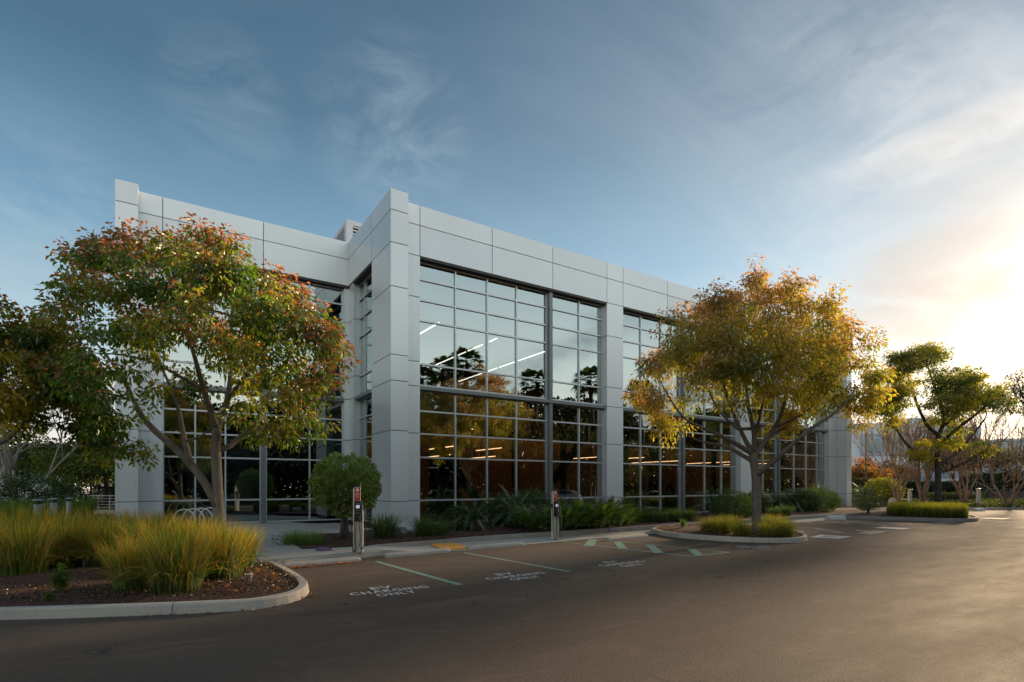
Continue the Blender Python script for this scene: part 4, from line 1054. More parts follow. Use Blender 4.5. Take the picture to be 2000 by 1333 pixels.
make_tree('broadleaf_tree', 'green flat clumped tree glowing yellow underneath, behind the far grass hedge', Z3, (1832, 1000), .1, t3_polys, t3_blobs, 740, 46, 3.2, (1845, 780, 150, 110),
          autumn((.09, .125, .03), (.26, .26, .05), (.70, .48, .07), (.3, .15, .04), .0, .42), 29, size=.17, width=.44, sigma=.26, sgc=.50, zs=.62, r_tip=.0075, thin=.62, bark_='bark_dark', group='autumn coloured trees of the car park', flat=.55)

# --- bare trees: recursive forking
def bare_tree(name, label, loc, height, stems, seed, mat, spread=.5, r0=.07, levels=6, group=None, leaves=None, cat='bare tree', first=.34, lean=.25):
    rng = np.random.default_rng(seed); e = empty(name, loc); tag(e, label, cat, group)
    mb = MB(); tips = []
    def rec(p, d, L_, r, lv):
        kk = 4; pts = [p]; q = p.copy(); dd = d.copy()
        for i in range(kk):
            dd = dd + rng.normal(size=3) * .10 + np.array([0, 0, .05]); dd /= np.linalg.norm(dd); q = q + dd * L_ / kk; pts.append(q.copy())
        mb.tube(pts, np.linspace(r, r * .68, kk + 1), 8 if r > .05 else 5 if r > .02 else 3, caps=r > .03)
        if lv == 0: tips.append(q); return
        nb = 2 if rng.random() < .6 else 3
        for b_ in range(nb):
            o = rng.normal(size=3); o -= dd * o.dot(dd); o /= np.linalg.norm(o)
            nd = dd + o * rng.uniform(.25, .75) * spread * 1.2 + np.array([0, 0, .10]); nd /= np.linalg.norm(nd)
            rec(q, nd, L_ * rng.uniform(.62, .88), r * (.70 if nb == 2 else .60), lv - 1)
        if lv >= 2 and rng.random() < .5:
            i = 2; o = rng.normal(size=3); o[2] = abs(o[2]); o /= np.linalg.norm(o); rec(pts[i], nrm(dd + o * .9), L_ * .5, r * .4, max(0, lv - 2))
    for s_ in range(stems):
        a = s_ * 2 * math.pi / stems + rng.uniform(-.4, .4)
        d = np.array([math.cos(a) * lean * rng.uniform(.6, 1.4), math.sin(a) * lean * rng.uniform(.6, 1.4), 1.0]) if stems > 1 else np.array([.03, .02, 1.0])
        rec(np.array([math.cos(a) * .06 * (stems > 1), math.sin(a) * .06 * (stems > 1), 0.0]), d / np.linalg.norm(d), height * first * rng.uniform(.85, 1.1), r0 * rng.uniform(.8, 1.1), levels)
    mb.build('trunk', MAT[mat], e, smooth=True)
    if leaves:
        per, size, colf, sg = leaves; T = np.array(tips); m2 = MB()
        leafy(m2, T, T.mean(0), rng, per, sg, size, .5, lambda c, c0, off, g: colf(c, c0, off, g, T)); m2.build('crown', MAT['leaf'], e)
    return e
def PZ(px, Z, z=0.0): q = P(px, 948, Z); return (q[0], q[1], z)
myr = 'bare multi-stemmed crape myrtles'
bare_tree('bare_tree', 'bare multi-stemmed tree left of the far green tree, beside the yellow round bush', PZ(1752, 44, .1), 7.2, 5, 31, 'bark_myrtle', group=myr, levels=5, r0=.085,
          leaves=(5, .13, autumn((.09, .10, .04), (.13, .12, .05), (.2, .12, .05), (.16, .07, .04), .3, .4), .3))
bare_tree('bare_tree', 'bare multi-stemmed tree whose pink stems stand just left of the dark trunk', PZ(1802, 41, .1), 6.3, 7, 32, 'bark_myrtle', group=myr, levels=5, r0=.085)
bare_tree('bare_tree', 'bare multi-stemmed tree between the dark trunk and the right bollard light', PZ(1884, 46, .1), 7.0, 6, 33, 'bark_myrtle', group=myr, levels=5, r0=.085)
bare_tree('bare_tree', 'bare pale-stemmed tree nearest the right edge behind the ground cover', PZ(1968, 42, .1), 6.2, 4, 34, 'bark_myrtle', group=myr, levels=5, r0=.10, lean=.45,
          leaves=(2, .13, autumn((.10, .08, .05), (.15, .1, .06), (.2, .1, .05), (.16, .07, .04), .3, .4), .3))
bare_tree('bare_tree', 'tall wispy bare tree rising behind the hedge right of the far green tree', PZ(1925, 62, .1), 11.5, 2, 35, 'bark_dark', group=myr, levels=6, r0=.12)
bare_tree('bare_tree', 'tall dark branchy tree cut off by the right edge', PZ(2015, 47, .1), 10.5, 1, 36, 'bark_dark', levels=6, r0=.2, first=.3, leaves=(6, .2, autumn((.05, .06, .02), (.1, .1, .03), (.3, .2, .03), (.16, .07, .04), .3, .2), .35))
bare_tree('bare_tree', 'pale leafless tree behind the dark hedge at the far left', PZ(36, 31, .3), 7.6, 4, 37, 'bark_pale', levels=6, r0=.11, lean=.35, first=.32)
bare_tree('bare_tree', 'second leafless tree at the far left edge', PZ(-60, 34, .3), 7.5, 4, 38, 'bark_pale', levels=5, r0=.1, lean=.4)

# generic leafy tree for the distance, with real trunk and clumps
def far_tree(label, loc, h, w, seed, cols, n=110, per=26, size=.3, mat='bark_dark', trunk=.35, group='dark trees beyond the railing', name='leafy_tree', r0=.16, clump=.5):
    rng = np.random.default_rng(seed); e = empty(name, loc); tag(e, label, 'tree', group)
    nodes = [np.array([0, 0, z]) for z in np.linspace(0, h * .6, 8)]; par = [0] + list(range(7)); rad = list(np.linspace(r0, r0 * .35, 8))
    lobes = rng.normal(size=(9, 3)); lobes = nrm(lobes) * rng.uniform(.35, .75, (9, 1)); lobes[:, 2] = np.abs(lobes[:, 2]) * 1.1 - .25
    i = rng.integers(0, 9, n); q = lobes[i] + rnd_unit(rng, n) * rng.uniform(.15, .42, (n, 1))
    T = np.c_[q[:, 0] * w * .62, q[:, 1] * w * .62, h * (trunk + .08) + (q[:, 2] + .45) * h * (1 - trunk) * .62]
    A, par, tips = grow(nodes, par, T, rng, seg=.7)
    mb = MB(); limb_mesh(mb, A, par, rad, r_tip=.014); mb.build('trunk', MAT[mat], e, smooth=True)
    m2 = MB(); leafy(m2, T, T.mean(0), rng, per, clump * h / 8, size, .55, lambda c, c0, off, g: cols(c, c0, off, g, T), hang=.2, flat=.6); m2.build('crown', MAT['leaf'], e)
    return e
dkg = autumn((.035, .065, .015), (.08, .10, .02), (.17, .15, .03), (.05, .04, .02), .1, .25)
mdg = autumn((.07, .125, .02), (.16, .20, .03), (.30, .26, .04), (.1, .06, .02), .1, .40)
orng = autumn((.10, .06, .02), (.22, .12, .03), (.45, .20, .04), (.35, .10, .04), .5, .6)
purp = autumn((.035, .018, .018), (.05, .025, .02), (.09, .04, .03), (.06, .02, .02), .3, .3)
far_tree('round dark tree behind the first bollard light at the left', PZ(105, 40, .2), 6.2, 5.2, 41, dkg)
far_tree('bright green tree left of the building behind the railing', PZ(140, 34, .1), 4.9, 4.4, 42, mdg, n=150, size=.22)
far_tree('slender dark tree touching the left corner of the building', PZ(206, 37, .1), 6.8, 3.6, 43, dkg, n=120, trunk=.38)
far_tree('dark tree behind the leafless tree at the left', PZ(20, 52, .1), 8.0, 7.0, 44, dkg)
far_tree('dark tree beyond the left edge hedge', PZ(-110, 45, .1), 8.0, 7.0, 45, dkg)
far_tree('distant dark tree between the leafless tree and the bright green one', PZ(95, 60, .1), 7.5, 7.0, 46, dkg)
far_tree('dark tree filling the gap left of the slender trunk', PZ(178, 56, .1), 6.5, 7.0, 56, dkg, n=150, trunk=.15)
far_tree('dark tree low behind the railing', PZ(222, 66, .1), 6.0, 7.0, 57, dkg, n=150, trunk=.15)
far_tree('yellow green small tree seen between the slender trunk and the building', PZ(212, 52, .1), 5.0, 5.0, 47, mdg, size=.25)
far_tree('small orange leaved tree just right of the building corner', PZ(1680, 62, .1), 5.3, 5.0, 48, orng, n=120, size=.26, group='small trees before the far building')
far_tree('dark purple leaved small tree beside the lamp post', PZ(1697, 66, .1), 5.4, 3.6, 49, purp, size=.26, group='small trees before the far building')
far_tree('rusty orange low tree in front of the white far building', PZ(1738, 74, .1), 5.8, 6.5, 50, orng, size=.3, group='small trees before the far building')
far_tree('rusty dark tree behind the bare stems before the far building', PZ(1880, 80, .1), 9.6, 9.0, 51, autumn((.05, .035, .02), (.10, .06, .03), (.16, .08, .03), (.12, .05, .03), .3, .3), n=130, size=.34, group='small trees before the far building')
far_tree('grey green tree at the far right behind the hedge', PZ(1985, 75, .1), 8.0, 12.0, 52, autumn((.07, .065, .035), (.10, .08, .04), (.16, .1, .04), (.12, .06, .04), .3, .3), n=150, size=.34, group='small trees before the far building')

# ---------------------------------------------------------------- grasses
def blades(rng, n, rb, h, spread, w, cb, ct, lean=.9, tipgold=None, segs=5, flop=.25, hv=.3):
    """curved tapering blades; colour runs from base to tip"""
    dead = rng.random(n) < .13
    a = rng.uniform(0, 2 * np.pi, n); r = rb * np.sqrt(rng.uniform(0, 1, n))
    b = np.c_[np.cos(a) * r, np.sin(a) * r, np.zeros(n)]
    a2 = a + rng.normal(size=n) * .7; out = np.c_[np.cos(a2), np.sin(a2), np.zeros(n)]
    H_ = h * rng.uniform(1 - hv, 1.08, n); sp = spread * (r / rb * .8 + .2) * rng.uniform(.4, 1.4, n) 
    fl = rng.random(n) < flop; sp[fl] *= 1.9; H_[fl] *= .72
    side = np.cross(out, [0, 0, 1.0]); side = nrm(side + rng.normal(size=(n, 3)) * .3)
    V = []; C = []; ww = w * rng.uniform(.6, 1.3, n)
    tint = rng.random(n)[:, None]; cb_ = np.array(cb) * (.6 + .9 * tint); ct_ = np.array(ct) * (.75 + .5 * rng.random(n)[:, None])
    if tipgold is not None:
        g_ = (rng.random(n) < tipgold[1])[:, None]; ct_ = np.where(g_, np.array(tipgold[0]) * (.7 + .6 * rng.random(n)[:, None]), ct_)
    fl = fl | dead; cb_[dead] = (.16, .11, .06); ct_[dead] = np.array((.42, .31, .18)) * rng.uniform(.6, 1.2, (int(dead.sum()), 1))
    for i in range(segs):
        t = i / (segs - 1); droop_ = np.where(fl, .55, .16) * H_ * t ** 3
        p = b + out * (sp * t ** 1.7)[:, None] * H_[:, None]; p[:, 2] = H_ * (t - .10 * t * t) - droop_ * sp * 1.2
        hw = (ww * (1 - t) ** .6 * .5 + .0006)[:, None]
        V += [p - side * hw, p + side * hw]; cc = cb_ * (1 - t) + ct_ * t; C += [cc, cc]
    V = np.stack(V, 1).reshape(-1, 3); C = np.stack(C, 1).reshape(-1, 3)
    base = np.arange(n)[:, None, None] * (2 * segs)
    q = np.array([[2*i, 2*i+1, 2*i+3, 2*i+2] for i in range(segs - 1)])[None]
    return V, (base + q).reshape(-1, 4), C
def clump_mesh(seed, n, rb, h, spread, w, cb, ct, tipgold=None, **k):
    mb = MB(); V, Fc, C = blades(np.random.default_rng(seed), n, rb, h, spread, w, cb, ct, tipgold=tipgold, **k); mb.add(V, Fc, C)
    o = mb.build('grass_clump', MAT['grass']); return o
protos = {}
def place(proto_key, maker, loc, rz, sc, label, cat, group, name=None):
    if proto_key not in protos: o = maker(); protos[proto_key] = o
    else: o = copy_tree(protos[proto_key])
    o.location = loc; o.rotation_euler = (0, 0, rz); o.scale = (sc, sc, sc); tag(o, label, cat, group)
    return o
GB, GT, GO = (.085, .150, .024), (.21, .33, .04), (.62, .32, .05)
big = [lambda s=s: clump_mesh(s, 900, .34, 1.28, .42, .019, GB, GT, ((.95, .46, .09), .48)) for s in (101, 102, 103)]  # orange tips paint the low sun's backlight into the blade colour
fg = [((345, 1150), 1.0, 'front and centre of the near island, closest to the kerb'), ((262, 1146), .80, 'beside the front clump, over bare bark'), ((432, 1126), .92, 'right of the tree trunk, nearest the kerb tip'), ((300, 1112), .98, 'left of the front clump'),
      ((385, 1108), .98, 'just left of the tree trunk'), ((468, 1104), .78, 'last on the right near the pavement'), ((205, 1104), .92, 'dark and floppy, behind the green weed'), ((120, 1106), 1.0, 'behind the green weed, left'),
      ((45, 1122), .98, 'front left, with drooping blades over the bark'), ((-30, 1120), 1.0, 'cut off by the left edge, front'), ((255, 1078), 1.0, 'in the back row, below the grey pillar'), ((180, 1074), 1.02, 'in the back row, below the third bollard light'),
      ((100, 1074), 1.05, 'in the back row, before the first two bollard lights'), ((20, 1078), 1.05, 'in the back row at the left edge'), ((330, 1072), .95, 'in the back row, before the bike rack'), ((402, 1078), .82, 'behind the tree trunk'), ((-60, 1080), 1.0, 'outside the left edge, back row')]
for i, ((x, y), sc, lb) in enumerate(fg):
    g_ = G(x, y, .18); place(('big', i % 3), big[i % 3], (g_[0], g_[1], .13), i * 1.7, sc, 'grass clump with golden sunlight painted on its tips, ' + lb, 'grass clump', 'grass clumps with sunlight painted on their tips on the near island')
gr_ = [lambda s=s: clump_mesh(s, 900, .34, 1.1, .45, .012, (.05, .10, .02), (.15, .25, .04), ((.3, .22, .05), .12)) for s in (111, 112)]
for i, (x, Z, sc, lb) in enumerate(((10, 16.5, 1.2, 'at the left edge, beneath the dark hedge'), (50, 17.5, 1.15, 'left of the first bollard light'), (-40, 16.5, 1.2, 'outside the left edge'), (150, 23, 1.1, 'behind the third bollard light'), (165, 27, 1.1, 'among the farthest bollard lights'))):
    place(('green', i % 2), gr_[i % 2], PZ(x, Z, .3), i * 2.1, sc, 'tall plain green grass clump ' + lb, 'grass clump', 'green grass clumps by the bollard lights')
# middle island grasses
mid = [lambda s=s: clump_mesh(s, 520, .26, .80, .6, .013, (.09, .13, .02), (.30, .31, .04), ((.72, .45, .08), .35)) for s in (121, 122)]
for i, (x, y, sc, lb) in enumerate(((1384, 1041, .9, 'leftmost on the middle island'), (1410, 1044, 1.0, 'second from the left on the middle island'), (1430, 1038, .95, 'left rear on the middle island'), (1448, 1047, .85, 'just left of the trunk on the middle island'),
        (1498, 1050, .8, 'in front and right of the trunk on the middle island'), (1515, 1043, 1.05, 'right of the trunk on the middle island'), (1532, 1048, .95, 'rightmost on the middle island'), (1500, 1038, .9, 'behind and right of the trunk on the middle island'))):
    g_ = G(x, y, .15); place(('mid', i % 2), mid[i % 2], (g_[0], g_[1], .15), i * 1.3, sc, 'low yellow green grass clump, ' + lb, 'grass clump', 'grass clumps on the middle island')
# tufts along the building
tuft = [lambda s=s: clump_mesh(s, 520, .26, .85, .62, .014, (.045, .085, .02), (.12, .20, .05), ((.2, .2, .08), .1)) for s in (131, 132)]
rush = lambda: clump_mesh(141, 330, .42, .62, .22, .010, (.08, .16, .025), (.18, .32, .06), ((.3, .25, .1), .06), flop=.04)
for i, (x, y, sc, key, lb) in enumerate(((575, 1062, .8, 'r', 'bright green rush, left half of the pair at the bed corner'), (608, 1064, .8, 'r', 'bright green rush, right half of the pair at the bed corner'), (752, 1051, 1.15, 't', 'dark strappy tuft right of the round bush'),
        (828, 1048, 1.0, 't', 'strappy tuft below the corner pillar edge'), (862, 1047, .75, 't', 'small strappy tuft left of the first cycad'), (1240, 1022, .9, 't', 'strappy tuft below the second pillar'), (1262, 1021, .95, 't', 'second strappy tuft right of the second pillar'),
        (1290, 1021, .9, 't', 'third strappy tuft right of the second pillar'), (1318, 1020, .95, 't', 'fourth strappy tuft right of the second pillar'), (1345, 1018, .9, 't', 'fifth strappy tuft, beside the small weed'), (1535, 1009, .9, 't', 'bluish tuft right of the island tree by the long kerb'),
        (1512, 1010, .8, 't', 'strappy tuft seen just right of the island trunk'), (1630, 992, 1.2, 't', 'dark tuft at the foot of the last pillar'), (1650, 990, 1.2, 't', 'dark tuft right of the last pillar foot'))):
    g_ = G(x, y, .17); place((key, i % 2 if key == 't' else 0), rush if key == 'r' else tuft[i % 2], (g_[0], g_[1], .16), i * 1.9, sc, lb, 'grass tuft', 'tufts planted along the building')
# clipped grass hedge on the far island
def grass_hedge():
    rng = np.random.default_rng(151); a = Vector(G(1732, 1008, .15)); b = Vector(G(1890, 1014, .15)); a2 = Vector(G(1745, 1001, .15)); n = 15000
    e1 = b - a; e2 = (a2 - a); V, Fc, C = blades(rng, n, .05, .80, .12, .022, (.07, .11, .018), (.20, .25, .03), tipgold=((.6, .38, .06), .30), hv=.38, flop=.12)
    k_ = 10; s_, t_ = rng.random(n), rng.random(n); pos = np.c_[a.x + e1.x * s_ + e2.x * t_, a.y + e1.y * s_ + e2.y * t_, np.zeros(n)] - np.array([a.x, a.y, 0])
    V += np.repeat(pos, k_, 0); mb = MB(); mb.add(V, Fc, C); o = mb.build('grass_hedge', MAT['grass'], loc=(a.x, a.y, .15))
    tag(o, 'long clipped green grass hedge with golden top on the far island', 'hedge')
grass_hedge()

# ---------------------------------------------------------------- shrubs and hedges
def shrub(name, label, loc, lobes, n, size, col, seed, mat='shrub', cat='shrub', group=None, stems=5, width=.5, trunk_h=0.0, inner=.55, colv=.35, hi=None, stem_mat='bark_dark', squash=1.0):
    """lobes: (x, y, z, rx, ry, rz) ellipsoids relative to the base; leaves sit in a shell through each"""
    rng = np.random.default_rng(seed); e = empty(name, loc); tag(e, label, cat, group); Lb = np.array(lobes, float)
    w = Lb[:, 3] * Lb[:, 4] + Lb[:, 3] * Lb[:, 5]; w /= w.sum(); i = rng.choice(len(Lb), n, p=w)
    u = rnd_unit(rng, n); r = rng.uniform(inner, 1.0, n) ** .5; bump_ = 1 + .17 * (bumps(u * 2 + Lb[i, :3], seed, 3.0) - .5) * 2
    c = Lb[i, :3] + u * Lb[i, 3:6] * (r * bump_)[:, None]
    c = c[c[:, 2] > -.02 + trunk_h * .3]; n = len(c); u = u[:n]
    td = nrm(c - Lb[:, :3].mean(0)) + rnd_unit(rng, n) * .8 + np.array([0, 0, .3])
    cl = np.array(col) * (1 - colv / 2 + colv * 1.6 * bumps(c, seed + 2, 2.5)[:, None]) * rng.uniform(.7, 1.35, (n, 1))
    if hi is not None:
        g_ = (rng.random(n) < hi[1])[:, None]; cl = np.where(g_, np.array(hi[0]) * rng.uniform(.7, 1.2, (n, 1)), cl)
    mb = MB(); add_leaves(mb, c, td, rng.uniform(size * .6, size * 1.3, n), width, cl, rng, .12, .1); mb.build('foliage', MAT[mat], e)
    m2 = MB(); zc = Lb[:, 2].mean()
    for s_ in range(stems):
        a = rng.uniform(0, 6.28); t = Lb[rng.integers(0, len(Lb)), :3] + rng.normal(size=3) * .15 * Lb[0, 3]
        r0_ = .06 if trunk_h else .02
        b0 = np.array([math.cos(a) * r0_ * 2.5, math.sin(a) * r0_ * 2.5, -.02]); mid_ = b0 * .5 + np.array([math.cos(a + 1) * .06, math.sin(a + 1) * .06, max(.15, t[2] * .5)])
        m2.tube([b0, mid_, t], [r0_, r0_ * .7, r0_ * .35], 6)
    m2.build('stem', MAT[stem_mat], e, smooth=True); return e
q = G(676, 1052, .17)
shrub('round_bush', 'round clipped bush on twisted stems behind the first charging post', (q[0], q[1], .16), [(0, 0, 1.88, .96, .92, .74), (-.35, .1, 1.62, .68, .74, .66), (.35, 0, 1.58, .68, .7, .70), (-.05, 0, 1.1, .42, .42, .42)], 20000, .085, (.17, .23, .055), 201, hi=((.42, .45, .18), .30), stems=6, trunk_h=1.0, stem_mat='bark', inner=.72)
q = PZ(1724, 47, .1)
shrub('round_bush', 'round yellow green clipped bush right of the building', q, [(0, 0, 1.35, 1.55, 1.4, 1.0), (-.5, 0, 1.1, 1.1, 1.2, .95), (.6, 0, 1.1, 1.0, 1.2, .9)], 11000, .13, (.15, .16, .03), 202, hi=((.42, .36, .06), .28))
dk = (.045, .070, .022)
shrub('dark_bush', 'big dark hedge bush at the far left edge', PZ(-10, 24, .3), [(0, 0, 1.0, 1.6, 1.5, 1.05), (-1.8, .5, .9, 1.4, 1.5, 1.0)], 9000, .10, dk, 203, group='dark hedge bushes at the left', hi=((.08, .10, .05), .15))
shrub('dark_bush', 'big dark hedge bush behind the first bollard light', PZ(72, 25, .3), [(0, 0, .95, 1.5, 1.4, .95), (.9, .4, .75, 1.0, 1.2, .8)], 8000, .10, dk, 204, group='dark hedge bushes at the left', hi=((.08, .10, .05), .15))
shrub('dark_bush', 'low dark bush behind the railing left end', PZ(165, 38, .1), [(0, 0, 1.0, 2.0, 1.2, .9), (1.6, .3, .9, 1.6, 1.2, .8)], 7000, .13, (.05, .065, .03), 205, group='dark hedge bushes at the left', hi=((.12, .13, .08), .2))
# fern-like shrubs in front of the glazing: masses of arching feathery fronds
def frond(mb, rng, p, d, L_, nl, lw, ll, col, arch=.5, lift=.9, tw=.012):
    """one pinnate frond from p, heading d (horizontal unit), arching"""
    t = np.linspace(0, 1, nl); hx = L_ * (t * .75 + .1 * t * t); hz = L_ * (lift * t - arch * t * t * 1.15)
    pts = p[None] + d[None] * hx[:, None]; pts[:, 2] += hz
    tg = np.gradient(pts, axis=0); tg = nrm(tg); side = nrm(np.cross(tg, [0, 0, 1.0])); nn = np.cross(side, tg)
    prof = np.sin(np.pi * (t * .86 + .10)) ** .7
    for s_ in (-1, 1):
        bs = pts; dirv = side * s_ + tg * .55 + nn * .30 + rng.normal(size=(nl, 3)) * .05; dirv = nrm(dirv); Ln = (ll * prof)[:, None]
        V = np.stack([bs - tg * lw, bs + tg * lw, bs + dirv * Ln + tg * lw * .2 - np.array([0, 0, 1]) * Ln * .12], 1).reshape(-1, 3)
        Fc = (np.arange(nl)[:, None] * 3 + np.array([0, 1, 2])); mb.add(V, Fc, np.tile(np.array(col) * rng.uniform(.7, 1.3), (nl * 3, 1)))
    V = np.concatenate([pts - side * tw / 2, pts + side * tw / 2]); Fc = np.array([[i, i + 1, nl + i + 1, nl + i] for i in range(nl - 1)]); mb.add(V, Fc, np.array(col) * .9)
def cycad_obj(seed, nf=46, L_=1.15, col=(.06, .095, .04)):
    rng = np.random.default_rng(seed); e = empty('cycad'); mb = MB()
    for i in range(nf):
        a = i * 2.399 + rng.normal() * .1; u = (i + .5) / nf; lift = 1.35 - 1.25 * u + rng.normal() * .08
        d = np.array([math.cos(a), math.sin(a), 0]) * (1.05 - .35 * (1 - u)); frond(mb, rng, np.array([0, 0, .38]) + d * .05, d, L_ * rng.uniform(.85, 1.1), 26, .011, .17, col, arch=.45 + .25 * u, lift=lift)
    mb.build('fronds', MAT['glossy_leaf'], e)
    m2 = MB(); m2.lathe(0, 0, [(.17, -.02), (.19, .12), (.16, .3), (.09, .42), (.03, .46)], 12); m2.build('trunk', MAT['bark_dark'], e); return e
for i, (x, y, sc, lb) in enumerate(((925, 1036, 1.0, 'spiky cycad right of the corner pillar, first along the glazing'), (1008, 1030, 1.22, 'large spiky cycad left of the second charging post'), (968, 1026, .9, 'spiky cycad tucked between the first two'),
        (1392, 1008, 1.15, 'spiky cycad right of the second steel column'), (1516, 1003, 1.2, 'spiky cycad right of the island tree'), (1545, 1001, 1.3, 'spiky cycad behind the tufts by the last bay'), (1690, 988, 1.6, 'spreading cycad beside the yellow round bush'), (1668, 986, 1.5, 'spreading cycad just right of the last pillar'))):
    g_ = G(x, y, .17); place(('cyc', 0 if i % 2 == 0 else 1), (lambda s=(211 if i % 2 == 0 else 212): cycad_obj(s)), (g_[0], g_[1], .16), i * .9, sc, lb, 'cycad', 'cycads along the building')
def fern_obj(seed, h=1.15, rx=.75, nf=170, col=(.10, .165, .03)):
    rng = np.random.default_rng(seed); e = empty('fern_shrub'); mb = MB()
    for i in range(nf):
        a = rng.uniform(0, 6.283); r = rx * math.sqrt(rng.random()) * .75; z = h * rng.uniform(.05, .62) * (1 - .35 * r / rx)
        d = np.array([math.cos(a), math.sin(a), 0]); p = np.array([math.cos(a) * r, math.sin(a) * r, z])
        frond(mb, rng, p, d * .8, rng.uniform(.35, .6), 15, .014, .10, np.array(col) * rng.uniform(.6, 1.35), arch=.35, lift=rng.uniform(.5, 1.1), tw=.006)
    mb.build('fronds', MAT['leaf'], e)
    m2 = MB()
    for i in range(26):
        a = rng.uniform(0, 6.283); r = rx * .6 * rng.random(); m2.tube([(0, 0, -.02), (math.cos(a) * r * .5, math.sin(a) * r * .5, h * .35), (math.cos(a) * r, math.sin(a) * r, h * .7)], [.016, .012, .006], 4)
    m2.build('stem', MAT['bark_dark'], e); return e
for i, (x, y, sc, lb) in enumerate(((1052, 1038, 1.2, 'feathery fern bush right behind the second charging post'), (1028, 1034, 1.05, 'dark feathery bush left of the second charging post'), (1098, 1037, 1.2, 'feathery fern bush, first to the right of the second charging post'), (1135, 1034, 1.25, 'feathery fern bush, second to the right of the second charging post'),
        (1168, 1033, 1.3, 'feathery fern bush left of the second pillar'), (1196, 1029, 1.4, 'tall feathery fern bush at the second pillar'), (1222, 1025, .95, 'low bright fern right of the tall fern bush'), (1112, 1026, 1.35, 'feathery fern bush against the glass in the first bay'), (1150, 1022, 1.35, 'second feathery fern bush against the glass'))):
    g_ = G(x, y, .17); place(('fern', i % 2), (lambda s=221 + i % 2: fern_obj(s)), (g_[0], g_[1], .16), i * 1.1, sc, lb, 'fern bush', 'feathery bushes along the glazing')
for i, (x, y, rx, h_, n, c_, lb) in enumerate(((1436, 1010, 1.25, 1.15, 7000, (.10, .15, .045), 'leafy bush right of the third pillar behind the island grass'), (1598, 999, 1.5, 1.35, 8000, (.09, .14, .04), 'large leafy bush before the last pillar'), (1470, 1004, 1.1, 1.1, 5000, (.045, .07, .025), 'leafy bush behind the island tree trunk'),
        (1568, 1000, 1.2, 1.2, 5000, (.035, .055, .025), 'dark bush between the cycads and the large leafy bush'), (985, 1026, .85, 1.15, 3800, (.05, .08, .028), 'dark leafy bush among the cycads in the first bay'), (1040, 1026, .8, 1.35, 3800, (.05, .085, .03), 'dark leafy bush behind the second charging post, against the steel column'), (893, 1036, .6, .8, 2200, (.055, .09, .03), 'small leafy bush between the small strappy tuft and the first cycad'))):
    g_ = G(x, y, .17); shrub('leafy_bush', lb, (g_[0], g_[1], .16), [(0, 0, h_ * .55, rx, rx * .8, h_ * .6), (rx * .4, .1, h_ * .45, rx * .7, rx * .7, h_ * .5), (-rx * .45, 0, h_ * .45, rx * .65, rx * .7, h_ * .48)], n, .10, c_, 230 + i, group='leafy bushes along the building', hi=((.16, .19, .08), .12), width=.4)
q = G(1696, 1003, .15)
shrub('small_shrub', 'airy grey green shrub at the left end of the far island', (q[0], q[1], .15), [(0, 0, .65, .95, .7, .45), (-.45, 0, .5, .6, .5, .35), (.5, 0, .7, .6, .5, .35)], 2200, .10, (.10, .12, .05), 241, stems=22, inner=.15, width=.35, stem_mat='bark')
# weeds
def weed(label, loc, h, seed, col, n=26):
    rng = np.random.default_rng(seed); e = empty('weed', loc); tag(e, label, 'weed'); mb = MB(); m2 = MB()
    for i in range(n // 3):
        a = rng.uniform(0, 6.28); hh_ = h * rng.uniform(.5, 1); r = h * .35 * rng.random(); tip = np.array([math.cos(a) * r, math.sin(a) * r, hh_]); m2.tube([(0, 0, 0), tip * .5 + [0, 0, .05], tip], [.005, .004, .002], 4)
        m_ = 34; t = rng.random(m_); c = tip[None] * (.35 + .65 * t[:, None]); add_leaves(mb, c, rnd_unit(rng, m_) + [0, 0, .3], .085, .22, np.tile(np.array(col), (m_, 1)) * rng.uniform(.7, 1.3, (m_, 1)), rng)
    mb.build('leaves', MAT['grass'], e); m2.build('stem', MAT['grass'] if False else MAT['bark'], e)
g_ = G(118, 1160, .15); weed('small feathery green weed on the bark left of the front grass clump', (g_[0], g_[1], .15), .48, 251, (.12, .20, .03), 40)
g_ = G(1332, 1034, .15); weed('small light green weed at the left end of the middle island', (g_[0], g_[1], .15), .40, 252, (.16, .26, .05))
g_ = G(95, 1172, .15); weed('tiny green seedling on the bark below the feathery weed', (g_[0], g_[1], .15), .10, 253, (.12, .2, .03), 9)

# long hedges
def hedge(label, a, b, depth, h, n, size, col, seed, hi=None, name='hedge', z=.1, kind=None, cat='hedge', rag=.10, rf=.8):
    rng = np.random.default_rng(seed); a = np.array(a[:2], float); b = np.array(b[:2], float); e1 = b - a; L_ = np.linalg.norm(e1); e1 /= L_; e2 = np.array([-e1[1], e1[0]])
    s_ = rng.random(n) * L_; t_ = rng.uniform(-.5, .5, n) * depth; zz_ = rng.uniform(0, 1, n) ** .7 * h * (1 + rag * (bumps(np.c_[s_, t_, 0 * s_], seed, rf) - .5))
    c = np.c_[e1[0] * s_ + e2[0] * t_, e1[1] * s_ + e2[1] * t_, zz_]
    cl = np.array(col) * rng.uniform(.6, 1.4, (n, 1)) * (.7 + .6 * bumps(c, seed + 1, 1.2)[:, None])
    if hi is not None: g2 = (rng.random(n) < hi[1])[:, None]; cl = np.where(g2, np.array(hi[0]), cl)
    mb = MB(); add_leaves(mb, c, rnd_unit(rng, n) + [0, 0, .4], rng.uniform(size * .6, size * 1.3, n), .55, cl, rng); o = mb.build(name, MAT['shrub'], loc=(a[0], a[1], z))
    tag(o, label, cat, None, kind); return o
hedge('long dark clipped hedge behind the far verge, right edge', PZ(1880, 70), PZ(2120, 62), 2.2, 3.3, 15000, .22, (.030, .042, .014), 261)
hedge('dark hedge below the white far building', PZ(1668, 68), PZ(1885, 70), 2.0, 2.2, 12000, .24, (.035, .045, .018), 262)
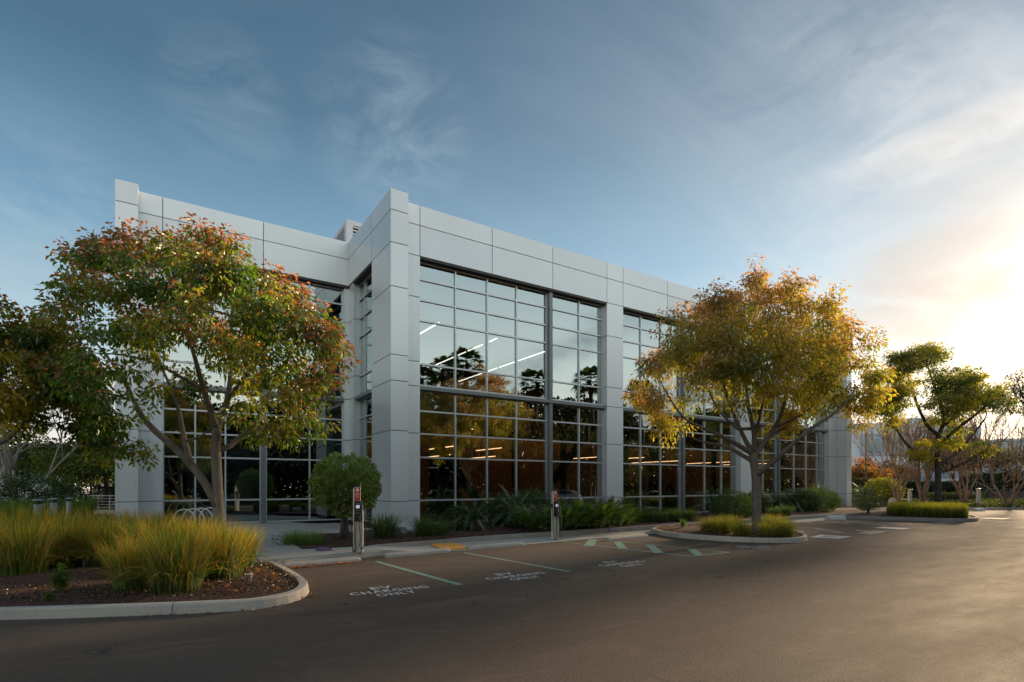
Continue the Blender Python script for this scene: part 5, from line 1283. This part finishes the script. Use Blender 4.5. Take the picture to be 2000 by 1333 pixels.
hedge('brown twiggy hedge just right of the last pillar', PZ(1650, 56), PZ(1712, 56), 1.5, 2.4, 5000, .16, (.055, .038, .028), 263)
hedge('low green bush row behind the bare stems', PZ(1815, 50), PZ(1905, 52), 2.0, 1.0, 5000, .15, (.045, .06, .02), 264)
def cover():
    rng = np.random.default_rng(271); n = 42000; poly = [PZ(1895, 40.5)[:2], PZ(2120, 41)[:2], PZ(2130, 60)[:2], PZ(1730, 54)[:2], PZ(1735, 44)[:2], PZ(1860, 44)[:2]]
    q = scat(poly)(rng, n); n = len(q); hgt = .18 + .22 * bumps(np.c_[q, 0 * q[:, 0]], 9, .8); c = np.c_[q, .15 + rng.random(n) * hgt]
    cl = np.array((.055, .065, .03)) * rng.uniform(.5, 1.5, (n, 1)); g2 = (rng.random(n) < .10)[:, None]; cl = np.where(g2, np.array((.32, .28, .22)), cl)
    mb = MB(); add_leaves(mb, c, rnd_unit(rng, n) + [0, 0, .5], .13, .5, cl, rng); tag(mb.build('ground_cover', MAT['shrub']), 'low dark ground cover flecked white on the far right verge', 'ground cover', None, 'stuff')
cover()
# ---------------------------------------------------------------- charging posts
def small_text(txt, w, h, mat, parent, loc, rot, name='print'):
    o = lettering(txt, 0, 0, w, h, 0, None, mat, parent, .01); o.name = name; o.location = loc; o.rotation_euler = rot; return o
def charger(loc, rz, label):
    e = empty('charging_post', loc, rz); tag(e, label, 'charging post', 'electric vehicle charging posts')
    m = MB(); m.prism([(-.085, -.05), (.085, -.05), (.115, -.02), (.115, .05), (.085, .08), (-.085, .08), (-.115, .05), (-.115, -.02)], 0, .80); m.build('post', MAT['silver'], e, bevel=.006)
    m = MB(); m.box(-.135, .135, -.08, .11, -.01, .015); m.build('base_plate', MAT['rail'], e)
    m = MB(); m.box(-.145, -.112, -.075, .06, .02, 1.62); m.box(.112, .145, -.075, .06, .02, 1.20); m.build('side_rail', MAT['chrome'], e, bevel=.008)
    m = MB(); m.box(-.100, .105, -.085, .09, .80, 1.30); m.box(-.085, .09, -.12, -.0855, .86, 1.28); m.box(-.07, .075, -.15, -.1205, .80, .87); m.build('head_unit', MAT['black_plastic'], e, bevel=.012)
    m = MB(); m.box(-.05, .055, -.1235, -.1205, 1.12, 1.20); m.build('screen', MAT['screen'], e)
    m = MB(); m.box(-.05, .055, -.1235, -.1205, 1.235, 1.243); m.box(-.045, .05, -.1235, -.1205, 1.07, 1.078); m.box(-.01, .02, -.1235, -.1205, .985, 1.01); m.box(-.04, .045, -.1235, -.1205, .905, .915); m.build('print', MAT['plate_grey'], e)
    m = MB(); m.box(-.112, .06, -.055, .05, 1.305, 1.66); m.build('sign_box', MAT['rail'], e)
    m = MB(); m.box(-.095, .058, -.060, -.0555, 1.315, 1.64); s_ = m.build('sign', MAT['sign_red'], e)
    m = MB(); m.box(-.035, .000, -.0635, -.0605, 1.53, 1.63); m.box(-.068, -.0355, -.0635, -.0605, 1.562, 1.598); m.box(.0005, .033, -.0635, -.0605, 1.562, 1.598); m.build('emblem', MAT['white_print'], s_)
    small_text('EV', .085, .055, 'white_print', s_, (-.018, -.0625, 1.44), (R(90), 0, 0)); small_text('ONLY', .085, .03, 'white_print', s_, (-.018, -.0625, 1.39), (R(90), 0, 0))
    m = MB(); m.prism([(-.12, -.075), (.07, -.075), (.085, -.05), (.085, .06), (-.12, .06)], 1.661, 1.71); m.build('cap', MAT['black_plastic'], e, bevel=.015)
    for sx in (-1, 1):
        m = MB(); m.box(*(sorted((sx * .146, sx * .175))), -.07, .03, 1.08, 1.22); m.build('cable_holder', MAT['black_plastic'], e, bevel=.004)
        m = MB(); m.tube([(sx * .06, -.13, .93), (sx * .06, -.19, .90), (sx * .065, -.20, .83), (sx * .07, -.18, .79)], [.024, .026, .022, .016], 8); m.build('connector', MAT['black_plastic'], e, bevel=.004)
    def cable(x0, x1, low, y=-.13, sw=.0):
        p = [(x0, y - .05, .80), (x0 + (x1 - x0) * .1, y - .06, .62), (x0 + (x1 - x0) * .25, y - .05, .35)]
        for a in np.linspace(math.pi, 2 * math.pi, 9): p.append(((x0 + x1) / 2 + sw + (x1 - x0) * .42 * math.cos(a), y - .03, low + .09 + .09 * math.sin(a)))
        p += [(x1 + .03 * np.sign(x1), y - .01, .45), (x1 + .015 * np.sign(x1), y + .03, .85), (x1, y + .08, 1.14)]
        m = MB(); P_ = np.array(p); 
        for _ in range(2): 
            Q = np.repeat(P_, 2, 0)[1:-1]; Q[0::2] = .75 * P_[:-1] + .25 * P_[1:]; Q[1::2] = .25 * P_[:-1] + .75 * P_[1:]; P_ = np.r_[P_[:1], Q, P_[-1:]]
        m.tube(P_, .013, 6); m.build('cable', MAT['rubber'], e, smooth=True)
    cable(-.03, -.165, .03); cable(.05, .20, .10)
    m = MB(); m.tube([(.05, .02, 1.69), (.12, .0, 1.55), (.17, -.02, 1.36), (.165, -.03, 1.22)], .006, 5); m.tube([(-.13, .0, 1.66), (-.165, -.01, 1.5), (-.17, -.02, 1.22)], .006, 5); m.build('retractor_cord', MAT['rubber'], e)
    e.scale = (.84, .84, 1.0); return e
q = G(700, 1079, .147); charger((q[0], q[1], .147), -.45, 'silver and black charging post with red sign in front of the round bush')
q = G(1084, 1055, .012); charger((q[0], q[1], .012), -.05, 'silver and black charging post with red sign in front of the fern bushes')
# ---------------------------------------------------------------- bollard lights
def bollard(x, Z, ztop, label, h=1.05, r=.105, mat='bollard', group='bollard lights at the left'):
    q = P(x, 948, Z); e = empty('bollard_light', (q[0], q[1], ztop - h)); tag(e, label, 'bollard light', group)
    m = MB(); m.lathe(0, 0, [(r, -.3), (r, h - .17), (r * .96, h - .165)], 20); m.build('post', MAT[mat], e, smooth=False)
    m = MB(); m.lathe(0, 0, [(r * .45, h - .164), (r * .45, h - .06)], 12)
    for a in range(4): t = a * 1.5708 + .4; m.box(r * .82 * math.cos(t) - .008, r * .82 * math.cos(t) + .008, r * .82 * math.sin(t) - .008, r * .82 * math.sin(t) + .008, h - .164, h - .055)
    m.build('lamp', MAT['black_plastic'] if mat == 'bollard' else MAT['lens'], e)
    m = MB(); m.lathe(0, 0, [(r * 1.32, h - .055), (r * 1.36, h - .04), (r * 1.2, h - .02), (r * .4, h)], 20); m.build('cap', MAT[mat], e)
for x, Z, zt, lb in ((74, 16.5, 1.43, 'nearest grey bollard light, leftmost of the row'), (105, 19, 1.40, 'second grey bollard light of the left row'), (135, 22.5, 1.33, 'third grey bollard light of the left row'), (158, 28, 1.24, 'fourth grey bollard light, before the railing'), (171, 31, 1.20, 'fifth grey bollard light, farthest of the left row')):
    bollard(x, Z, zt, lb)
bollard(1777, 42, 1.55, 'tall pale bollard light left of the far tree trunk', 1.25, .14, 'bollard_warm', 'bollard lights on the far verge')
bollard(1911, 42.5, 1.60, 'tall pale bollard light standing in the ground cover at the right', 1.25, .15, 'bollard_warm', 'bollard lights on the far verge')
# railing at the left
a = P(112, 948, 37); b = P(226, 948, 34.5); a = Vector((a[0], a[1], 0)); b = Vector((b[0], b[1], 0)); c_ = (a + b) / 2
e = empty('railing', (c_.x, c_.y, .1)); tag(e, 'grey metal railing with horizontal bars left of the building', 'railing')
for i in range(6):
    m = MB(); z = .12 + i * .19; m.bar(a - c_ + Vector((0, 0, z)), b - c_ + Vector((0, 0, z)), .04, .05 if i == 5 else .028); m.build('rail', MAT['rail'], e)
for t in (.02, .25, .48, .71, .90):
    p = a.lerp(b, t) - c_; m = MB(); m.box(p.x - .03, p.x + .03, p.y + .03, p.y + .08, -.1, 1.12); m.build('post', MAT['rail'], e)
# low wall under it
m = MB(); m.bar((0, 0, -.05), (b - a), .25, .42); tag(m.build('low_wall', MAT['kerb'], loc=(a.x, a.y - .05, .05)), 'low pale wall below the railing', 'wall')
# bike rack: hoops seen end on
q0 = Vector(P(360, 948, 18.6)); e = empty('bike_rack', (q0.x, q0.y, .147)); tag(e, 'shiny bike rack of parallel hoops half hidden by the golden grass', 'bike rack')
e.rotation_euler = (0, 0, -.62)
for i in range(4):
    y0 = i * .42; x0 = i * .045; p = [(-.40 + x0, y0, -.02), (-.40 + x0, y0, .45)]
    for t in np.linspace(math.pi, 0, 12): p.append((x0 + .40 * math.cos(t), y0, .47 + .40 * math.sin(t)))
    p += [(.40 + x0, y0, .45), (.40 + x0, y0, -.02)]; m = MB(); m.tube(p, .024, 8); m.build('hoop', MAT['silver'], e, smooth=True)
# small things
q = G(487, 1132, .17); e = empty('ground_spotlight', (q[0], q[1], .17)); tag(e, 'small pale cone shaped spotlight on the bark near the kerb tip', 'spotlight')
m = MB(); m.lathe(0, 0, [(.035, -.04), (.04, .02), (.062, .085), (.064, .095)], 12); m.build('housing', MAT['kerb'], e, smooth=False); m = MB(); m.lathe(0, 0, [(.05, .0955), (.045, .099)], 12); m.build('lens', MAT['lens'], e)
q = G(796, 1043, .17); e = empty('drain_pipe', (q[0], q[1], .17), .5); tag(e, 'short grey drain pipe end lying by the corner pillar base', 'pipe')
m = MB(); m.tube([(-.2, 0, .13), (.3, 0, .13)], .13, 16); m.build('pipe_body', MAT['pvc'], e, smooth=False); m = MB(); m.box(.1, .55, -.25, .25, -.02, .03); m.build('splash_block', MAT['kerb_dark'], e)
for x, y, lb in ((632, 1073.5, 'small purple valve box lid at the bed corner by the first charging post'), (1196, 1036.5, 'small purple valve box lid in front of the fern bushes')):
    q = G(x, y, .175); m = MB(); m.box(-.17, .17, -.12, .12, -.02, .035); m.box(-.14, .14, -.09, .09, .0352, .045); o = m.build('valve_box', MAT['purple'], loc=(q[0], q[1], .175), bevel=.006); tag(o, lb, 'valve box', 'purple valve boxes')
# lamp post on the far lot
def lamp_post(x, Z, ztop, label, arm=1.1):
    q = P(x, 948, Z); e = empty('street_lamp', (q[0], q[1], 0)); tag(e, label, 'lamp post', 'car park lamp posts')
    m = MB(); m.tube([(0, 0, .7), (0, 0, ztop)], [.09, .07], 8); m.build('pole', MAT['pole'], e); m = MB(); m.lathe(0, 0, [(.3, 0), (.3, .7)], 14); m.build('footing', MAT['kerb'], e)
    m = MB(); m.box(.07, arm * .4, -.04, .04, ztop - .12, ztop - .04); m.build('arm', MAT['pole'], e); m = MB(); m.box(arm * .4, arm, -.28, .28, ztop - .18, ztop); m.build('lamp_head', MAT['bollard_warm'], e, bevel=.03); return e
lamp_post(1691, 60, 8.75, 'dark car park lamp post in front of the white far building')
lamp_post(1970, 78, 8.0, 'small dark lamp post against the bright sky at the right').rotation_euler = (0, 0, 1.2)
# low retaining wall and rock near the far verge
a = P(1722, 948, 46); b = P(1776, 948, 46); m = MB(); m.bar((0, 0, 0), (b[0] - a[0], b[1] - a[1], 0), .4, .62); tag(m.build('low_wall', MAT['low_wall'], loc=(a[0], a[1], .3)), 'low dark wall beside the yellow round bush', 'wall')
a = P(1900, 948, 68); b = P(2120, 948, 58); m = MB(); m.bar((0, 0, 0), (b[0] - a[0], b[1] - a[1], 0), .6, 1.5); tag(m.build('low_wall', MAT['low_wall'], loc=(a[0] - .4, a[1] - 1.6, .3)), 'long brown bank wall under the right hedge', 'wall')
q = P(1743, 948, 43); rng = np.random.default_rng(5); m = MB(); m.lathe(0, 0, [(.25, -.1), (.33, .1), (.3, .4), (.22, .6), (.08, .7)], 9); o = m.build('rock', MAT['kerb'], loc=(q[0], q[1], .15), smooth=True); tag(o, 'pale rounded rock left of the pale bollard light', 'rock')

# ---------------------------------------------------------------- far buildings
def Bx(name, label, Z, x0, x1, ytop, depth, curve=0, mat='far_white', bands=()):
    a = Vector(P(x0, 948, Z)[:2]); b = Vector(P(x1, 948, Z)[:2]); e1 = (b - a); L_ = e1.length; ang = math.atan2(e1.y, e1.x); h = H + (948 - ytop) * Z / F
    e = empty(name, (a.x, a.y, 0), ang); tag(e, label, 'building', 'far buildings'); return e, L_, h
e, L_, h = Bx('far_building', 'white two storey building with blue windows far behind the right trees', 92, 1640, 1915, 828, 30)
m = MB(); n_ = 24; pts = []
for i in range(n_ + 1):
    t = i / n_; zt = h + (1.0 * math.sin(max(0, min(1, (t - .25) / .6)) * math.pi)) - (.6 if t > .8 else 0)
    pts.append((t * L_, zt))
for (xa, za), (xb, zb) in zip(pts[:-1], pts[1:]):
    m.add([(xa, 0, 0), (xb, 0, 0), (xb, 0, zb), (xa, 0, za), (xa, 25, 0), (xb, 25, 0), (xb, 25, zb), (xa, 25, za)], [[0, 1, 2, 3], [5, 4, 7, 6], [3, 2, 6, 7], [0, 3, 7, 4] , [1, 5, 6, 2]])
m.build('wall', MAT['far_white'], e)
m = MB(); 
for z in (4.3, 8.9): m.box(.05, L_ - .05, -.03, .02, z, z + .08)
for x in (2.2, 9.5, 15.5): m.box(x, x + .06, -.03, .02, .1, 4.29)
m.build('wall_joint', MAT['far_grey'], e)
m = MB(); m.box(3.6, 13.0, -.2, -.04, 6.9, 10.6); m.box(6.5, 24.0, -.22, -.04, 3.2, 3.9); m.build('window_band', MAT['far_grey'], e)
for x0_, x1_, z0_, z1_ in ((4.3, 6.9, 7.4, 9.8), (7.3, 9.9, 7.4, 9.8), (10.2, 12.6, 7.4, 9.8), (6.0, 7.6, .3, 3.1), (9.9, 11.4, .3, 3.1), (13.0, 16.0, .3, 3.1), (20.2, 21.4, .4, 2.4)):
    m = MB(); m.box(x0_, x1_, -.30, -.21, z0_, z1_); w_ = m.build('window', MAT['far_grey'], e); m = MB(); m.box(x0_ + .12, x1_ - .12, -.33, -.301, z0_ + .12, z1_ - .12); m.build('pane', MAT['far_glass'], w_)
m = MB(); m.box(17.0, L_ - 1, -1.2, -.3, 4.6, 9.8); m.build('brown_volume', MAT['far_brown'], e)
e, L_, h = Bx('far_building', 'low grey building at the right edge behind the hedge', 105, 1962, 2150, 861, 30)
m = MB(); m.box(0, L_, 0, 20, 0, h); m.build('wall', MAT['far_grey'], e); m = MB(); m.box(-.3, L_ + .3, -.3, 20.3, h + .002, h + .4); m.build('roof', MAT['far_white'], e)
for x in (2, 6, 10, 14): m = MB(); m.box(x, x + 2.6, -.1, -.01, 4, 6.4); m.build('window', MAT['far_glass'], e)
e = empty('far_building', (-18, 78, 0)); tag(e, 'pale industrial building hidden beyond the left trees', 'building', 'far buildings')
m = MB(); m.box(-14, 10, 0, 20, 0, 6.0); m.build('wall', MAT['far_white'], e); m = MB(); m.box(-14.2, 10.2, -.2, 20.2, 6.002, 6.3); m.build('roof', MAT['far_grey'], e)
for x in (-12, -6, 0, 5): m = MB(); m.box(x, x + 3, -.1, -.01, 2, 4.4); m.build('window', MAT['far_glass'], e)

# ---------------------------------------------------------------- what the glass mirrors: the other side of the car park
def palm_obj(h, seed):
    rng = np.random.default_rng(seed); e = empty('palm_tree'); m = MB(); z = np.linspace(0, h, 12)
    m.tube(np.c_[.12 * np.sin(z * .4), .08 * np.sin(z * .3), z], np.linspace(.26, .19, 12), 8); m.build('trunk', MAT['bark_dark'], e); mb = MB()
    for i in range(46):
        a = i * 2.399; el = 1.1 - 1.9 * (i / 46); d = np.array([math.cos(a) * math.cos(el), math.sin(a) * math.cos(el), math.sin(el)]); st = np.array([0, 0, h]); tip = st + d * 1.05 - [0, 0, .15]
        side = nrm(np.cross(d, [0, 0, 1.0])); u = np.cross(side, d); c = np.array((.03, .045, .015)) * rng.uniform(.7, 1.2) if el > -.35 else np.array((.07, .05, .025))
        V = []; Fc = []
        for j in range(13):
            th = (j - 6) / 6 * 1.25; fd = d * math.cos(th) + side * math.sin(th); Lf = .95 * (1 - .18 * abs(th)); p2 = tip + fd * Lf - np.array([0, 0, .28 + .15 * rng.random()]); w_ = side * .035 * math.cos(th) + d * .035 * math.sin(th) * -1
            b_ = len(V); V += [tip, tip + fd * Lf * .55 + w_ * 1.6, p2, tip + fd * Lf * .55 - w_ * 1.6]; Fc += [[b_, b_+1, b_+2, b_+3]]
        mb.add(V, Fc, c); mb.add([st - side * .015, st + side * .015, tip + side * .01, tip - side * .01], [[0, 1, 2, 3]], c)
    mb.build('fronds', MAT['leaf'], e); return e
RF = []
def MIR(px, Z, plane=GZ, w=4.0, back=None):
    k_ = (px - 1000) / F; Zn = (2 * plane + w * .6 + 4.0) / ((-k_ * CV + CU) + .24 * (k_ * CU + CV)); Z = max(Z, Zn)
    if back is not None: back.append(Z)
    X = (px - 1000) / F * Z; u = X * CU + Z * CV; v = -X * CV + Z * CU; return (u, 2 * plane - v, 0)
for i, (x, Z, h_, lb) in enumerate(((832, 55, 12.6, 'nearest the camera'), (872, 58, 14.3, 'second from the left in the glass'), (908, 54, 14.0, 'third from the left in the glass'), (1046, 53, 12.1, 'mirrored left of the first steel column'), (1152, 52, 12.0, 'mirrored left of the second pillar'), (1252, 56, 11.6, 'mirrored right of the second pillar'), (1480, 66, 13.0, 'mirrored behind the island tree'), (1590, 70, 13.5, 'mirrored farthest right'))):
    bk = []; q = MIR(x, Z * (1.3 if x > 1200 else 1.0), back=bk); h_ = H + (h_ - H) * bk[0] / Z; s_ = h_ / 12.0
    place('palm', lambda: palm_obj(12.0, 301), q, i * 1.4, s_, 'tall fan palm across the car park, ' + lb, 'palm tree', 'palms across the car park')
rf_dark = autumn((.015, .024, .009), (.028, .034, .011), (.05, .04, .015), (.04, .03, .02), .1, .2)
rf_rust = autumn((.022, .024, .012), (.042, .030, .014), (.080, .042, .016), (.065, .03, .02), .5, .5)
def rf_tree(i, w, h_, cols, lb, seed, n=230):
    return far_tree(lb, (0, 0, 0), h_, w, seed, cols, n=n, per=30, size=.30, group='trees across the car park', r0=.25, trunk=.18, clump=.6)
spots = [(930, 40, 8.7, 7.5, 'r'), (985, 42, 9.3, 7.0, 'r'), (850, 45, 9.6, 8.0, 'd'), (1075, 56, 9.4, 9.0, 'd'), (1110, 60, 11.0, 8.0, 'd'), (1160, 54, 8.6, 9.0, 'd'), (1240, 50, 7.6, 8.0, 'd'), (1300, 58, 8.0, 10.0, 'd'), (1390, 56, 7.5, 9.0, 'd'), (1470, 66, 8.5, 12.0, 'd'), (1530, 76, 7.0, 11.0, 'd'), (700, 46, 7.5, 9.0, 'd'), (610, 48, 7.0, 9.0, 'r'), (520, 50, 8.5, 10.0, 'd'), (420, 52, 7.5, 10.0, 'd'), (330, 54, 8.2, 10.0, 'd'), (770, 58, 8.5, 12, 'd'), (1020, 66, 8.5, 12, 'd')]
base = {}
for i, (x, Z, h_, w_, kd) in enumerate(spots):
    bk = []; q = MIR(x, Z * (1.45 if x > 1200 else 1.0), GZ if x > 760 else VLG, w_, bk); h_ = H + (h_ - H) * bk[0] / Z; w_ *= bk[0] / Z
    if kd not in base: base[kd] = rf_tree(i, 9.0, 8.5, rf_dark if kd == 'd' else rf_rust, '', 310 + i); o = base[kd]
    else: o = copy_tree(base[kd])
    o.location = q; o.rotation_euler = (0, 0, i * 1.9); o.scale = (w_ / 9.0, w_ / 9.0, h_ / 8.5)
    o['label'] = ('rust coloured' if kd == 'r' else 'dark green') + f' tree of the far tree line, out of view behind the camera, {("first","second","third","fourth","fifth","sixth","seventh","eighth","ninth","tenth","eleventh","twelfth","thirteenth","fourteenth","fifteenth","sixteenth","seventeenth","eighteenth","nineteenth","twentieth","twenty-first","twenty-second","twenty-third","twenty-fourth","twenty-fifth","twenty-sixth","twenty-seventh","twenty-eighth","twenty-ninth")[i]}'
hedge('tall ragged windbreak behind the hedge across the car park, out of view', (-40, -24), (120, -20), 6, 13.0, 75000, .9, (.018, .026, .011), 322, name='windbreak', rag=.42, rf=.35)
hedge('long dark boundary hedge across the car park behind the camera', (-30, -14), (95, -12), 3, 5.5, 40000, .5, (.022, .03, .012), 321)
m = MB(); m.box(-60, 100, -2, 2, 0, .15); tag(m.build('verge', MAT['terrain'], loc=(0, -13, 0)), 'planted verge across the car park', None, None, 'structure')
# a parked red car mirrored in the last bay
def car(loc, rz, label, paint_c):
    e = empty('parked_car', loc, rz); tag(e, label, 'car', 'cars parked across the lot'); pm = simple('car_paint_' + str(len(MAT)), paint_c, .25, .3, .03)
    prof = [(-2.2, .35), (-2.25, .75), (-2.1, .98), (-1.3, 1.05), (-.75, 1.42), (.7, 1.5), (1.55, 1.45), (2.1, 1.02), (2.22, .9), (2.2, .38)]
    m = MB(); n = len(prof); V = []
    for y, k_ in ((-.88, 1), (-.72, 1.0), (.72, 1.0), (.88, 1)):
        for x, z in prof: V.append((x * (1 if abs(y) < .8 else .985), y * (.82 if z > 1.1 else 1) , z))
    fs = []
    for r_ in range(3):
        for i in range(n): j = (i + 1) % n; fs.append([r_*n+i, (r_+1)*n+i, (r_+1)*n+j, r_*n+j])
    fs += [list(range(n)), list(range(3*n, 4*n))[::-1]]; m.add(V, fs); m.build('body', pm, e, bevel=.06)
    for y in (-1, 1):
        m = MB(); yy = y * .89; m.prism([(0, 0)], 0, 0) if False else None
        m.add([(-.95, y*.90, 1.06), (-.6, y*.755, 1.36), (.6, y*.755, 1.42), (1.4, y*.755, 1.38), (1.75, y*.90, 1.08)], [[0, 1, 2, 3, 4] if y > 0 else [4, 3, 2, 1, 0]]); m.build('side_window', MAT['far_dark'], e)
        for x in (-1.4, 1.4):
            m = MB(); t = [(x + .33 * math.cos(a), y * .80, .33 + .33 * math.sin(a)) for a in np.linspace(0, 6.283, 21)[:-1]]; t2 = [(p[0], y * .92, p[2]) for p in t]
            m.add(t + t2, [[i, (i+1) % 20, 20 + (i+1) % 20, 20 + i] for i in range(20)] + [list(range(20, 40))]); m.build('wheel', MAT['rubber'], e)
    m = MB(); m.add([(-1.28, -.66, 1.075), (-1.28, .66, 1.075), (-.78, .62, 1.425), (-.78, -.62, 1.425)], [[0, 1, 2, 3]]); m.build('windscreen', MAT['far_dark'], e)
    for y in (-.62, .62): m = MB(); m.box(-2.27, -2.2, y - .16, y + .16, .72, .84); m.build('headlight', MAT['lens'], e)
    return e
q = MIR(1562, 57); car((q[0], q[1], 0), .2, 'dark red parked car across the lot, mirrored in the last bay', (.20, .02, .02))
q = MIR(1596, 62); car((q[0], q[1], 0), 1.4, 'white parked car across the lot, mirrored beside the red one', (.6, .6, .58))
q = MIR(1090, 47); car((q[0], q[1], 0), .9, 'silver parked car across the lot, mirrored below the first steel column', (.35, .35, .36))
